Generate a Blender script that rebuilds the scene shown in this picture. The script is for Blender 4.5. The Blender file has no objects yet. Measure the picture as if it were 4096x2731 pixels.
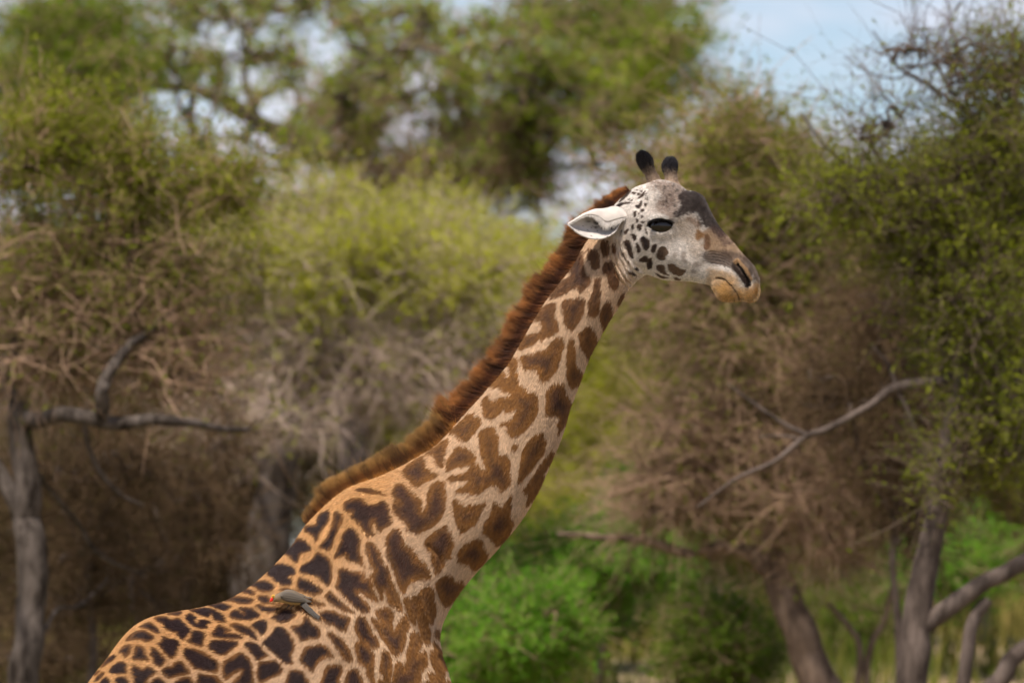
import bpy, math, random
import numpy as np
from mathutils import Vector, Matrix

# ------------------------------------------------------------------ camera, sky, sun
SC = bpy.context.scene
COL = SC.collection
RNG = np.random.default_rng(7)
random.seed(7)

CAM = np.array([0.0, -25.0, 2.5])
PITCH = math.atan2(1.185, 25.0)
DIST = math.hypot(25.0, 1.185)
LENS = 36.0 * DIST / 4.096
cam_d = bpy.data.cameras.new('camera')
cam = bpy.data.objects.new('camera', cam_d)
COL.objects.link(cam)
cam.location = CAM
cam.rotation_euler = (math.pi / 2 + PITCH, 0, 0)
cam_d.sensor_width = 36.0
cam_d.lens = LENS
cam_d.clip_end = 6000
cam_d.clip_start = 0.5
cam_d.dof.use_dof = True
cam_d.dof.focus_distance = DIST - 0.10
cam_d.dof.aperture_fstop = 3.1
SC.camera = cam

SUN_EL, SUN_AZ = math.radians(60), math.radians(208)      # azimuth of the sun, clockwise from +Y
world = bpy.data.worlds.new('World')
SC.world = world
world.use_nodes = True
wn, wl = world.node_tree.nodes, world.node_tree.links
wn.clear()
w_out = wn.new('ShaderNodeOutputWorld')
w_bg = wn.new('ShaderNodeBackground')
w_bg.inputs['Strength'].default_value = 0.068
sky = wn.new('ShaderNodeTexSky')
sky.sky_type = 'NISHITA'
sky.sun_disc = False
sky.sun_elevation = SUN_EL
sky.sun_rotation = SUN_AZ
sky.altitude = 1200
sky.dust_density = 0.6
sky.ozone_density = 1.5
tc = wn.new('ShaderNodeTexCoord')
mp = wn.new('ShaderNodeMapping')
mp.inputs['Scale'].default_value = (7.0, 7.0, 26.0)
mp.inputs['Location'].default_value = (1.7, 0.4, 0.9)
nz = wn.new('ShaderNodeTexNoise')
nz.inputs['Scale'].default_value = 2.2
nz.inputs['Detail'].default_value = 6
nz.inputs['Roughness'].default_value = 0.55
rp = wn.new('ShaderNodeValToRGB')
rp.color_ramp.elements[0].position = 0.40
rp.color_ramp.elements[0].color = (0.05, 0.05, 0.05, 1)
rp.color_ramp.elements[1].position = 0.62
rp.color_ramp.elements[1].color = (1, 1, 1, 1)
mx = wn.new('ShaderNodeMix')
mx.data_type = 'RGBA'
mx.inputs[7].default_value = (7.4, 7.35, 8.3, 1)
wl.new(tc.outputs['Generated'], mp.inputs['Vector'])
wl.new(mp.outputs['Vector'], nz.inputs['Vector'])
wl.new(nz.outputs['Fac'], rp.inputs['Fac'])
wl.new(rp.outputs['Color'], mx.inputs[0])
wl.new(sky.outputs['Color'], mx.inputs[6])
wl.new(mx.outputs[2], w_bg.inputs['Color'])
wl.new(w_bg.outputs['Background'], w_out.inputs['Surface'])

sun_d = bpy.data.lights.new('sun', 'SUN')
sun = bpy.data.objects.new('sun', sun_d)
COL.objects.link(sun)
sun_d.energy = 3.8
sun_d.angle = math.radians(4)
sun_d.color = (1.0, 0.92, 0.79)
sdir = Vector((math.sin(SUN_AZ) * math.cos(SUN_EL), math.cos(SUN_AZ) * math.cos(SUN_EL), math.sin(SUN_EL)))
sun.rotation_euler = sdir.to_track_quat('Z', 'Y').to_euler()
sun.location = (-8, -14, 30)

vs = SC.view_settings
vs.view_transform = 'Standard'
vs.look = 'None'
vs.gamma = 1.0
vs.use_curve_mapping = False
vs.exposure = 0.80
SC.cycles.use_adaptive_sampling = True
SC.cycles.adaptive_threshold = 0.03
SC.cycles.max_bounces = 4
SC.cycles.diffuse_bounces = 2
SC.cycles.transmission_bounces = 4
SC.cycles.transparent_max_bounces = 4

# ------------------------------------------------------------------ helpers
_F = np.array([0.0, math.cos(PITCH), math.sin(PITCH)])
_U = np.array([0.0, -math.sin(PITCH), math.cos(PITCH)])
FS = 4096 / 2352.0


def at(px, py, Y=0.0):
    """Point of the plane y = Y seen at photograph position (px, py)."""
    px = np.asarray(px, float); py = np.asarray(py, float)
    u = (px - 2048.0) / 4096.0 * 36.0 / LENS
    v = (1365.5 - py) / 4096.0 * 36.0 / LENS
    dx = u
    dy = _F[1] + v * _U[1]
    dz = _F[2] + v * _U[2]
    t = (Y - CAM[1]) / dy
    return np.stack(np.broadcast_arrays(dx * t, Y + 0 * t, CAM[2] + dz * t), -1)


def to_px(P):
    Q = np.asarray(P, float) - CAM
    d = Q @ _F
    return 2048.0 + Q[..., 0] / d * LENS / 36.0 * 4096.0, 1365.5 - (Q @ _U) / d * LENS / 36.0 * 4096.0


def vnoise(P):
    """3-D value noise in 0..1."""
    P = np.asarray(P, float)
    i = np.floor(P).astype(np.int64)
    f = P - i
    f = f * f * (3 - 2 * f)

    def h(a, b, c):
        n = (a * 374761393 + b * 668265263 + c * 2147483647 + 1013) & 0x7fffffff
        n = ((n ^ (n >> 13)) * 1274126177) & 0x7fffffff
        n = ((n ^ (n >> 15)) * 668265263) & 0x7fffffff
        return ((n ^ (n >> 16)) & 0xffff) / 65535.0
    x, y, z = i[..., 0], i[..., 1], i[..., 2]
    r = 0
    for dx in (0, 1):
        wx = f[..., 0] if dx else 1 - f[..., 0]
        for dy in (0, 1):
            wy = f[..., 1] if dy else 1 - f[..., 1]
            for dz in (0, 1):
                wz = f[..., 2] if dz else 1 - f[..., 2]
                r = r + wx * wy * wz * h(x + dx, y + dy, z + dz)
    return r


def sstep(a, b, x):
    t = np.clip((x - a) / (b - a), 0, 1)
    return t * t * (3 - 2 * t)


def unit(v):
    return v / (np.linalg.norm(v, axis=-1, keepdims=True) + 1e-12)


def spline(P, n, closed=False):
    """Catmull-Rom through the rows of P, n samples per span."""
    P = np.asarray(P, float)
    if closed:
        Q = np.concatenate([P[-1:], P, P[:2]])
        m = len(P)
    else:
        Q = np.concatenate([2 * P[:1] - P[1:2], P, 2 * P[-1:] - P[-2:-1]])
        m = len(P) - 1
    t = (np.arange(n) / n)[None, :, None]
    a, b, c, d = Q[:m, None], Q[1:m + 1, None], Q[2:m + 2, None], Q[3:m + 3, None]
    R = 0.5 * (2 * b + (c - a) * t + (2 * a - 5 * b + 4 * c - d) * t ** 2 + (3 * b - a - 3 * c + d) * t ** 3)
    R = R.reshape(-1, P.shape[1])
    return R if closed else np.concatenate([R, P[-1:]])


def mesh_obj(name, verts, faces, mat, parent=None, smooth=True):
    """One mesh object from arrays: faces is an (N,k) array or a list of such arrays."""
    me = bpy.data.meshes.new(name)
    verts = np.asarray(verts, np.float32)
    fl = [np.asarray(f, np.int32) for f in (faces if isinstance(faces, list) else [faces])]
    fl = [f for f in fl if len(f)]
    me.vertices.add(len(verts))
    me.vertices.foreach_set('co', verts.ravel())
    tot = np.concatenate([np.full(len(f), f.shape[1], np.int32) for f in fl])
    idx = np.concatenate([f.ravel() for f in fl])
    me.loops.add(len(idx))
    me.loops.foreach_set('vertex_index', idx)
    me.polygons.add(len(tot))
    st = np.concatenate([[0], np.cumsum(tot)[:-1]]).astype(np.int32)
    me.polygons.foreach_set('loop_start', st)
    me.polygons.foreach_set('loop_total', tot)
    me.polygons.foreach_set('use_smooth', np.full(len(tot), smooth))
    me.update(calc_edges=True)
    me.materials.append(mat)
    o = bpy.data.objects.new(name, me)
    COL.objects.link(o)
    if parent:
        o.parent = parent
    return o


def add_col(o, col, name='col'):
    a = o.data.attributes.new(name, 'FLOAT_COLOR', 'POINT')
    c = np.ones((len(col), 4), np.float32)
    c[:, :3] = col
    a.data.foreach_set('color', c.ravel())


def add_val(o, val, name='v'):
    a = o.data.attributes.new(name, 'FLOAT', 'POINT')
    a.data.foreach_set('value', np.asarray(val, np.float32))


def empty(name, loc=(0, 0, 0)):
    o = bpy.data.objects.new(name, None)
    o.empty_display_size = 0.2
    COL.objects.link(o)
    o.location = loc
    return o


def tag(o, label, cat, group=None, kind=None):
    o['label'] = label
    o['category'] = cat
    if group:
        o['group'] = group
    if kind:
        o['kind'] = kind
    return o


def tubes(paths, radii, sides):
    """paths (N,K,3), radii (N,K) -> verts, quads (open tubes, tip pinched)."""
    paths = np.asarray(paths, float)
    N, K, _ = paths.shape
    tan = np.gradient(paths, axis=1)
    tan = unit(tan)
    ref = np.where(np.abs(tan[:, :1, 2:3]) < 0.9, np.array([0, 0, 1.0]), np.array([1.0, 0, 0]))
    ref = np.broadcast_to(ref, tan.shape)
    a = unit(np.cross(tan, ref))
    b = np.cross(tan, a)
    th = np.arange(sides) / sides * 2 * np.pi
    V = paths[:, :, None] + radii[:, :, None, None] * (a[:, :, None] * np.cos(th)[:, None] + b[:, :, None] * np.sin(th)[:, None])
    base = (np.arange(N) * K * sides)[:, None, None] + (np.arange(K - 1) * sides)[None, :, None]
    j = np.arange(sides)[None, None]
    jn = (j + 1) % sides
    Q = np.stack([base + j, base + jn, base + sides + jn, base + sides + j], -1).reshape(-1, 4)
    return V.reshape(-1, 3), Q


def merge(parts):
    vs_, fs_, o = [], [], 0
    for v, f in parts:
        vs_.append(v); fs_.append(f + o); o += len(v)
    return np.concatenate(vs_), np.concatenate(fs_)


def hair_obj(name, pts, rad, col, mat, parent=None, per_point=False):
    """Hair curves: pts (N,K,3), rad (N,K), col (N,3) or (N,K,3)."""
    N, K, _ = pts.shape
    cu = bpy.data.hair_curves.new(name)
    cu.add_curves([K] * N)
    cu.attributes['position'].data.foreach_set('vector', np.asarray(pts, np.float32).ravel())
    ra = cu.attributes.get('radius') or cu.attributes.new('radius', 'FLOAT', 'POINT')
    ra.data.foreach_set('value', np.asarray(rad, np.float32).ravel())
    ca = cu.attributes.new('col', 'FLOAT_COLOR', 'POINT' if per_point else 'CURVE')
    c = np.ones((N * K if per_point else N, 4), np.float32)
    c[:, :3] = col.reshape(-1, 3)
    ca.data.foreach_set('color', c.ravel())
    cu.materials.append(mat)
    o = bpy.data.objects.new(name, cu)
    COL.objects.link(o)
    if parent:
        o.parent = parent
    return o


# ------------------------------------------------------------------ materials
def mat_new(name):
    m = bpy.data.materials.new(name)
    m.use_nodes = True
    n, l = m.node_tree.nodes, m.node_tree.links
    b = n['Principled BSDF']
    return m, n, l, b


def mat_attr(name, rough=0.6, spec=0.2, bump=0.0, bscale=300, sheen=0.0, sss=0.0):
    m, n, l, b = mat_new(name)
    at_ = n.new('ShaderNodeAttribute'); at_.attribute_name = 'col'
    l.new(at_.outputs['Color'], b.inputs['Base Color'])
    b.inputs['Roughness'].default_value = rough
    b.inputs['Specular IOR Level'].default_value = spec
    if sheen:
        b.inputs['Sheen Weight'].default_value = sheen
        b.inputs['Sheen Roughness'].default_value = 0.5
    if bump:
        t = n.new('ShaderNodeTexCoord')
        nz_ = n.new('ShaderNodeTexNoise'); nz_.inputs['Scale'].default_value = bscale; nz_.inputs['Detail'].default_value = 4
        bp = n.new('ShaderNodeBump'); bp.inputs['Strength'].default_value = bump; bp.inputs['Distance'].default_value = 0.004
        l.new(t.outputs['Object'], nz_.inputs['Vector'])
        l.new(nz_.outputs['Fac'], bp.inputs['Height'])
        l.new(bp.outputs['Normal'], b.inputs['Normal'])
    return m


def mat_plain(name, col, rough=0.6, spec=0.3, coat=0.0):
    m, n, l, b = mat_new(name)
    b.inputs['Base Color'].default_value = (*col, 1)
    b.inputs['Roughness'].default_value = rough
    b.inputs['Specular IOR Level'].default_value = spec
    b.inputs['Coat Weight'].default_value = coat
    return m


def mat_bark(name, c1, c2, scale=9):
    m, n, l, b = mat_new(name)
    t = n.new('ShaderNodeTexCoord')
    mp_ = n.new('ShaderNodeMapping'); mp_.inputs['Scale'].default_value = (1, 1, 0.3)
    a = n.new('ShaderNodeTexNoise'); a.inputs['Scale'].default_value = scale; a.inputs['Detail'].default_value = 7; a.inputs['Roughness'].default_value = 0.65
    r = n.new('ShaderNodeValToRGB')
    r.color_ramp.elements[0].color = (*c1, 1); r.color_ramp.elements[0].position = 0.36
    r.color_ramp.elements[1].color = (*c2, 1); r.color_ramp.elements[1].position = 0.64
    bp = n.new('ShaderNodeBump'); bp.inputs['Strength'].default_value = 0.8; bp.inputs['Distance'].default_value = 0.03
    l.new(t.outputs['Object'], mp_.inputs['Vector']); l.new(mp_.outputs['Vector'], a.inputs['Vector'])
    l.new(a.outputs['Fac'], r.inputs['Fac']); l.new(r.outputs['Color'], b.inputs['Base Color'])
    l.new(a.outputs['Fac'], bp.inputs['Height']); l.new(bp.outputs['Normal'], b.inputs['Normal'])
    b.inputs['Roughness'].default_value = 0.9
    b.inputs['Specular IOR Level'].default_value = 0.05
    return m


def mat_leaf(name, cols, trans=0.45):
    """cols: dark, middle, light leaf colours spread by the per-leaf value v."""
    m, n, l, b = mat_new(name)
    at_ = n.new('ShaderNodeAttribute'); at_.attribute_name = 'v'
    r = n.new('ShaderNodeValToRGB')
    r.color_ramp.elements[0].color = (*cols[0], 1)
    r.color_ramp.elements[1].color = (*cols[2], 1)
    e = r.color_ramp.elements.new(0.5); e.color = (*cols[1], 1)
    l.new(at_.outputs['Fac'], r.inputs['Fac'])
    l.new(r.outputs['Color'], b.inputs['Base Color'])
    b.inputs['Roughness'].default_value = 0.7
    b.inputs['Specular IOR Level'].default_value = 0.05
    tr = n.new('ShaderNodeBsdfTranslucent')
    l.new(r.outputs['Color'], tr.inputs['Color'])
    mi = n.new('ShaderNodeMixShader'); mi.inputs[0].default_value = trans
    l.new(b.outputs['BSDF'], mi.inputs[1]); l.new(tr.outputs['BSDF'], mi.inputs[2])
    l.new(mi.outputs['Shader'], n['Material Output'].inputs['Surface'])
    return m


M = {}
M['coat_skin'] = mat_attr('coat_skin', 0.75, 0.12, 0.25, 420)
M['coat_hair'] = mat_attr('coat_hair', 0.55, 0.25)
M['mane_hair'] = mat_attr('mane_hair', 0.45, 0.35)
M['eye'] = mat_plain('eye_glossy', (0.008, 0.005, 0.0045), 0.05, 0.35, 0.2)
M['bark_grey'] = mat_bark('bark_grey', (0.06, 0.047, 0.040), (0.33, 0.28, 0.255))
M['bark_mottled'] = mat_bark('bark_mottled', (0.02, 0.015, 0.012), (0.135, 0.11, 0.097), 14)
M['bark_dark'] = mat_bark('bark_dark', (0.035, 0.026, 0.022), (0.15, 0.115, 0.10))
M['bark_brown'] = mat_bark('bark_brown', (0.06, 0.04, 0.03), (0.24, 0.17, 0.13))
M['twig_brown'] = mat_bark('twig_brown', (0.18, 0.115, 0.078), (0.44, 0.29, 0.20), 3)
M['twig_grey'] = mat_bark('twig_grey', (0.27, 0.20, 0.165), (0.56, 0.425, 0.355), 3)
M['twig_mid'] = mat_bark('twig_mid', (0.07, 0.052, 0.042), (0.20, 0.145, 0.11), 3)
M['twig_shaded'] = mat_bark('twig_shaded', (0.045, 0.03, 0.018), (0.15, 0.095, 0.055), 3)  # twig brown darkened to stand for shade inside and below the crowns
M['leaf_acacia'] = mat_leaf('leaf_acacia', [(0.09, 0.115, 0.010), (0.18, 0.205, 0.014), (0.28, 0.29, 0.03)])
M['leaf_green'] = mat_leaf('leaf_green', [(0.06, 0.11, 0.006), (0.15, 0.23, 0.010), (0.29, 0.37, 0.018)])
M['leaf_yellow'] = mat_leaf('leaf_yellow', [(0.14, 0.17, 0.010), (0.29, 0.32, 0.015), (0.46, 0.46, 0.035)])
M['leaf_bush'] = mat_leaf('leaf_bush', [(0.04, 0.11, 0.012), (0.115, 0.27, 0.020), (0.24, 0.40, 0.04)], 0.45)
M['leaf_dark'] = mat_leaf('leaf_dark', [(0.03, 0.06, 0.008), (0.07, 0.12, 0.012), (0.14, 0.20, 0.02)])
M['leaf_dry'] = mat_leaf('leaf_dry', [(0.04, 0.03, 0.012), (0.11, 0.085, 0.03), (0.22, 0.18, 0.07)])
M['grass'] = mat_leaf('grass_blade', [(0.07, 0.10, 0.015), (0.20, 0.18, 0.04), (0.42, 0.31, 0.12)], 0.3)

# ------------------------------------------------------------------ ground: flat under the giraffe, rising to a bank behind
def ground_h(x, y):
    x = np.asarray(x, float); y = np.asarray(y, float)
    h = 2.2 * sstep(5, 27, y) + .017 * np.clip(y - 27, 0, 95) + .004 * np.clip(y - 120, 0, 600)
    n = vnoise(np.stack([x / 6, y / 6, 0 * x], -1)) - .5
    n2 = vnoise(np.stack([x / 1.7, y / 1.7, 0 * x + 4], -1)) - .5
    return h + (n * .45 + n2 * .10) * sstep(4, 20, y)


m_, n_, l_, b_ = mat_new('earth_and_dry_grass')
t_ = n_.new('ShaderNodeTexCoord')
a1 = n_.new('ShaderNodeTexNoise'); a1.inputs['Scale'].default_value = .35; a1.inputs['Detail'].default_value = 8
a2 = n_.new('ShaderNodeTexNoise'); a2.inputs['Scale'].default_value = 6; a2.inputs['Detail'].default_value = 6
r1 = n_.new('ShaderNodeValToRGB')
r1.color_ramp.elements[0].color = (.10, .12, .03, 1); r1.color_ramp.elements[0].position = .36
r1.color_ramp.elements[1].color = (.34, .235, .13, 1); r1.color_ramp.elements[1].position = .60
mm = n_.new('ShaderNodeMix'); mm.data_type = 'RGBA'; mm.blend_type = 'MULTIPLY'; mm.inputs[0].default_value = .5
l_.new(t_.outputs['Object'], a1.inputs['Vector']); l_.new(t_.outputs['Object'], a2.inputs['Vector'])
l_.new(a1.outputs['Fac'], r1.inputs['Fac']); l_.new(r1.outputs['Color'], mm.inputs[6]); l_.new(a2.outputs['Color'], mm.inputs[7])
l_.new(mm.outputs[2], b_.inputs['Base Color']); b_.inputs['Roughness'].default_value = .95
M['ground'] = m_
xs = np.concatenate([-np.geomspace(3000, 16, 22), np.linspace(-14, 14, 70), np.geomspace(16, 3000, 22)])
ys = np.concatenate([-np.geomspace(600, 8, 12), np.linspace(-6, 62, 150), np.geomspace(64, 4000, 40)])
GX, GY = np.meshgrid(xs, ys)
gz = ground_h(GX, GY)
nx, ny = len(xs), len(ys)
a, b = np.meshgrid(np.arange(ny - 1), np.arange(nx - 1), indexing='ij')
g = mesh_obj('ground', np.stack([GX, GY, gz], -1).reshape(-1, 3), np.stack([a * nx + b, a * nx + b + 1, (a + 1) * nx + b + 1, (a + 1) * nx + b], -1).reshape(-1, 4), M['ground'])
g['kind'] = 'structure'

# ------------------------------------------------------------------ trees
TR = np.random.default_rng(21)


def fat(x, y, d):
    return at(x * FS, y * FS, d - 25.0)


def leaf_mesh(C, size, droop, r):
    n = len(C)
    u = unit(r.normal(0, 1, (n, 3)) * np.array([1, 1, .75]))
    w = unit(np.cross(u, r.normal(0, 1, (n, 3))))
    L = size * r.uniform(.6, 1.4, (n, 1)); W = L * r.uniform(.16, .32, (n, 1))
    V = np.stack([C - u * L * .5, C + w * W * .5, C + u * L * .5, C - w * W * .5], 1).reshape(-1, 3)
    return V, np.arange(n * 4).reshape(-1, 4)


LEAFY = 1.3


class Tree:
    def __init__(self, seed, d, leaf=.044, twig_r=.0034):
        self.r = np.random.default_rng(seed)
        self.d, self.leaf, self.twig_r = d, leaf, twig_r
        self.limbs, self.branches, self.twigs = [], [], []
        self.leaves, self.lv = [], []
        self.skel = np.zeros((0, 3))

    def m(self, px, d=None):                       # photograph width at distance d, in metres
        return px * FS / 1000 * (d or self.d) / 25

    def limb(self, pts, hw, ground=False, wob=.35, kind='limb'):
        """Hand-placed limb: pts (x, y[, d]) with half widths."""
        P = np.array([fat(p[0], p[1], p[2] if len(p) > 2 else self.d) for p in pts])
        R = np.array([self.m(w) for w in hw]) if len(hw) == len(P) else self.m(np.linspace(hw[0], hw[-1], len(P)))
        if ground:
            z = ground_h(P[0, 0], P[0, 1])
            if P[0, 2] > z:
                n = max(1, int((P[0, 2] - z) / .5))
                lean = (P[0] - P[1]) / max(1e-6, P[1, 2] - P[0, 2]) * .5
                ext = np.array([[P[0, 0] + lean[0] * (P[0, 2] - q), P[0, 1], q] for q in np.linspace(z - .12, P[0, 2], n + 1)[:-1]])
                P = np.concatenate([ext, P]); R = np.concatenate([np.linspace(R[0] * 1.35, R[0], n + 1)[:-1], R])
        S = spline(np.concatenate([P, R[:, None]], 1), 6)
        Q, Rr = S[:, :3], np.maximum(S[:, 3], .004)
        k = np.arange(len(Q))
        off = np.stack([vnoise(np.stack([k / 3.0, k * 0 + s_ + Q[0, 0] * 7, k * 0], -1)) - .5 for s_ in (1.3, 5.1, 9.7)], -1)
        Q = Q + off * Rr[:, None] * wob * 2
        self.limbs.append((Q, Rr))
        self.skel = np.concatenate([self.skel, Q[2:]])
        return Q

    def blob(self, cx, cy, rx, ry, nbr=10, ntw=500, nlf=12, d=None, twl=.38, v=.5, attach=True, droop=0.0, dz=None, spread=.22):
        r = self.r
        d = d or self.d
        c = fat(cx, cy, d)
        rad = np.array([self.m(rx, d), dz if dz else max(.7, self.m(rx, d) * .95), self.m(ry, d)])
        sc = d / 38.0
        if attach and len(self.skel):
            a = self.skel[np.argmin(((self.skel - c) ** 2).sum(1))]
            L = np.linalg.norm(c - a)
            if L > .1:
                t = np.linspace(0, 1, 9)[:, None]
                side = unit(r.normal(0, 1, 3)) * L * .12
                Q = a + (c - a) * t + side * np.sin(np.pi * t) + r.normal(0, .03, (9, 3)) * np.sin(np.pi * t) + np.array([0, 0, .10 * L]) * np.sin(np.pi * t)
                Rr = np.linspace(min(.045, .016 + .012 * L), .011, 9)
                self.limbs.append((Q, Rr)); self.skel = np.concatenate([self.skel, Q[2:]])
            else:
                Q = np.array([a, c])
        else:
            Q = c + (r.random((6, 3)) - .5) * rad
        # branches inside the clump
        o = Q[r.integers(len(Q) // 2, len(Q), nbr)] + r.normal(0, .05, (nbr, 3))
        e = unit(r.normal(0, 1, (nbr, 3))) * r.random((nbr, 1)) ** .4
        tgt = c + e * rad * .95
        t = np.linspace(0, 1, 7)[None, :, None]
        bend = r.normal(0, .16, (nbr, 1, 3)) * np.linalg.norm(tgt - o, axis=1)[:, None, None]
        B = o[:, None] + (tgt - o)[:, None] * t + bend * np.sin(np.pi * t) + r.normal(0, .025, (nbr, 7, 3)) * t
        self.branches.append((B, np.linspace(.013, .004, 7)[None] * r.uniform(.6, 1.3, (nbr, 1)) * sc))
        # twigs
        if ntw:
            bi = r.integers(0, nbr, ntw); s = r.random(ntw) ** .7 * 5.999
            k = s.astype(int)
            O = B[bi, k] + (B[bi, k + 1] - B[bi, k]) * (s - k)[:, None] + r.normal(0, spread, (ntw, 3)) * rad * .8
            D = unit(r.normal(0, 1, (ntw, 3)) + unit((O - c) / rad) * .6 + np.array([0, 0, .25 - droop]))
            Ln = .82 * twl * r.uniform(.35, 1.4, (ntw, 1)) * sc
            t = np.linspace(0, 1, 4)[None, :, None]
            T = O[:, None] + D[:, None] * Ln[:, None] * t + r.normal(0, .34, (ntw, 1, 3)) * Ln[:, None] * t ** 2 + r.normal(0, .075, (ntw, 4, 3)) * Ln[:, None]
            self.twigs.append((T, np.linspace(1, .35, 4)[None] * self.twig_r * r.uniform(.5, 1.5, (ntw, 1)) * sc))
            if nlf:
                n = int(ntw * nlf * LEAFY)
                ti = r.integers(0, ntw, n); s = r.random(n) ** .6 * 2.999; k = s.astype(int)
                C = T[ti, k] + (T[ti, k + 1] - T[ti, k]) * (s - k)[:, None] + r.normal(0, .022, (n, 3)) * sc
                self.leaves.append(C)
                tone = v + (r.random(ntw) - .5)[ti] * .5 + r.normal(0, .14, n)
                self.lv.append(np.clip(tone, 0, 1))

    def build(self, name, label, leaf_mat, bark, twig, cat='tree', group=None):
        base = self.limbs[0][0][0]
        root = empty(name, base)
        tag(root, label, cat, group)
        inv = -Vector(base)

        def part(nm, V, F, mat, smooth=True):
            o = mesh_obj(nm, V, F, mat, root, smooth); o.location = inv; return o
        first = True
        V, F = merge([tubes(q[None], rr[None], 12) for q, rr in self.limbs if rr[0] > .03] or [tubes(q[None], rr[None], 10) for q, rr in self.limbs[:1]])
        trunk = part('trunk', V, F, bark)
        thin = [tubes(q[None], rr[None], 6) for q, rr in self.limbs if rr[0] <= .03]
        thin += [tubes(B, R, 4) for B, R in self.branches]
        if thin:
            V, F = merge(thin)
            o = part('branches', V, F, bark); o['kind'] = 'stuff'
        if self.twigs:
            V, F = merge([tubes(T, R, 3) for T, R in self.twigs])
            o = part('twigs', V, F, twig); o['kind'] = 'stuff'
        if self.leaves:
            C = np.concatenate(self.leaves)
            V, F = leaf_mesh(C, self.leaf * self.d / 38, 0, self.r)
            o = part('crown', V, F, leaf_mat, False); add_val(o, np.repeat(np.concatenate(self.lv), 4)); o['kind'] = 'stuff'
        return root


# --- acacia with the pale trunk
A = Tree(1, 38)
A.limb([(58, 1640), (62, 1540), (65, 1400), (72, 1270), (64, 1200), (58, 1080), (46, 990), (40, 930)], [38, 36, 34, 36, 33, 30, 27, 22], True)
A.limb([(68, 1235), (34, 1150), (2, 1080), (-60, 1000), (-130, 880, 37)], [22, 20, 18, 15, 11])
A.limb([(46, 962), (150, 952, 37.6), (260, 962, 37.4), (360, 966, 37.4), (450, 976, 37.5), (570, 985, 37.8)], [20, 19, 17, 14, 10, 5], wob=.8)
A.limb([(228, 958, 37.4), (236, 900, 37.3), (250, 850, 37.3), (290, 800, 37.4), (330, 770, 37.6), (400, 705, 37.8), (440, 640, 38)], [17, 16, 14, 11, 8, 5, 3])
A.limb([(42, 940), (18, 850), (60, 750), (150, 640), (230, 550), (300, 440)], [18, 16, 14, 12, 9, 6])
A.limb([(70, 1060), (100, 1110, 38.4), (175, 1195, 38.8), (230, 1275, 39), (330, 1320, 39.5)], [8, 7, 6, 5, 3])
A.limb([(85, 1480), (130, 1400, 38.6), (180, 1390, 39), (250, 1330, 39.5)], [5, 4.5, 4, 2.5])
A.limb([(190, 965), (215, 1060), (270, 1130), (330, 1160)], [7, 6, 5, 3])
for c in [(90, 300, 190, 90, 12, 620, 15, .60), (300, 385, 150, 60, 9, 420, 12, .62), (490, 430, 130, 55, 8, 380, 12, .65), (110, 430, 200, 80, 12, 560, 9, .5)]:
    A.blob(*c[:4], nbr=c[4], ntw=c[5], nlf=c[6], v=c[7])
for c in [(150, 560, 230, 80, 14, 900, 6), (330, 640, 230, 90, 14, 1000, 5), (120, 700, 190, 100, 14, 900, 3.2), (330, 780, 220, 90, 14, 900, 1.6), (100, 840, 160, 80, 9, 500, 1.2), (400, 890, 160, 70, 8, 420, 1.0)]:
    A.blob(*c[:4], nbr=c[4], ntw=c[5], nlf=c[6], v=.4, droop=.3, twl=.42)
A.build('acacia_tree', 'acacia with pale forked trunk and a long level bough behind the giraffe\'s rump', M['leaf_acacia'], M['bark_mottled'], M['twig_brown'], group='acacia trees on the bank')

def thorn(seed, x, d, stems, blobs, label, v=.2):  # thorn twig masses; shade under and inside crowns is put into their colour
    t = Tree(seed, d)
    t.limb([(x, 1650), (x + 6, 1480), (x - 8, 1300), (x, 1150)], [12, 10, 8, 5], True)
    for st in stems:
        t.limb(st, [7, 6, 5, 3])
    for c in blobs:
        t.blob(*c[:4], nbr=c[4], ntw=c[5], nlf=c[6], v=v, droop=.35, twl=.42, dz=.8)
    t.build('shade_toned_shrub', label, M['leaf_dry'], M['bark_dark'], M['twig_shaded'], cat='shrub', group='shade-toned thorn twigs under the trees')


thorn(61, 210, 40, [[(210, 1300), (160, 1200), (120, 1080)], [(205, 1250), (260, 1150), (330, 1060)], [(212, 1380), (290, 1330), (380, 1290)]],  # low twigs of the acacia, set apart to carry the shade colour
      [(150, 1090, 140, 90, 9, 330, .8), (300, 1060, 140, 90, 9, 330, .8), (230, 1230, 170, 100, 10, 380, 1.0), (170, 1390, 150, 110, 9, 330, 1.4), (330, 1360, 140, 110, 9, 300, 1.2)], 'shade-toned thorn twigs beneath the long level bough')
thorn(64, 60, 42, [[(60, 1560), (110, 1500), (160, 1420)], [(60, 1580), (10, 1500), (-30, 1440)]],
      [(110, 1520, 130, 70, 9, 330, 1.4), (0, 1500, 120, 80, 9, 300, 1.4), (250, 1530, 150, 70, 9, 330, 1.4)], 'low shade-toned thorn shrub around the foot of the pale forked trunk')
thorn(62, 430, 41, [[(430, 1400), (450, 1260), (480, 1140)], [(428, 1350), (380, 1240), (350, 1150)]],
      [(430, 1110, 130, 80, 9, 330, .8), (480, 1240, 120, 100, 9, 330, .9), (390, 1330, 130, 100, 9, 300, 1.1), (500, 1030, 110, 60, 8, 240, .8)], 'dark slender thorn shrub just above the giraffe\'s back')

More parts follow.
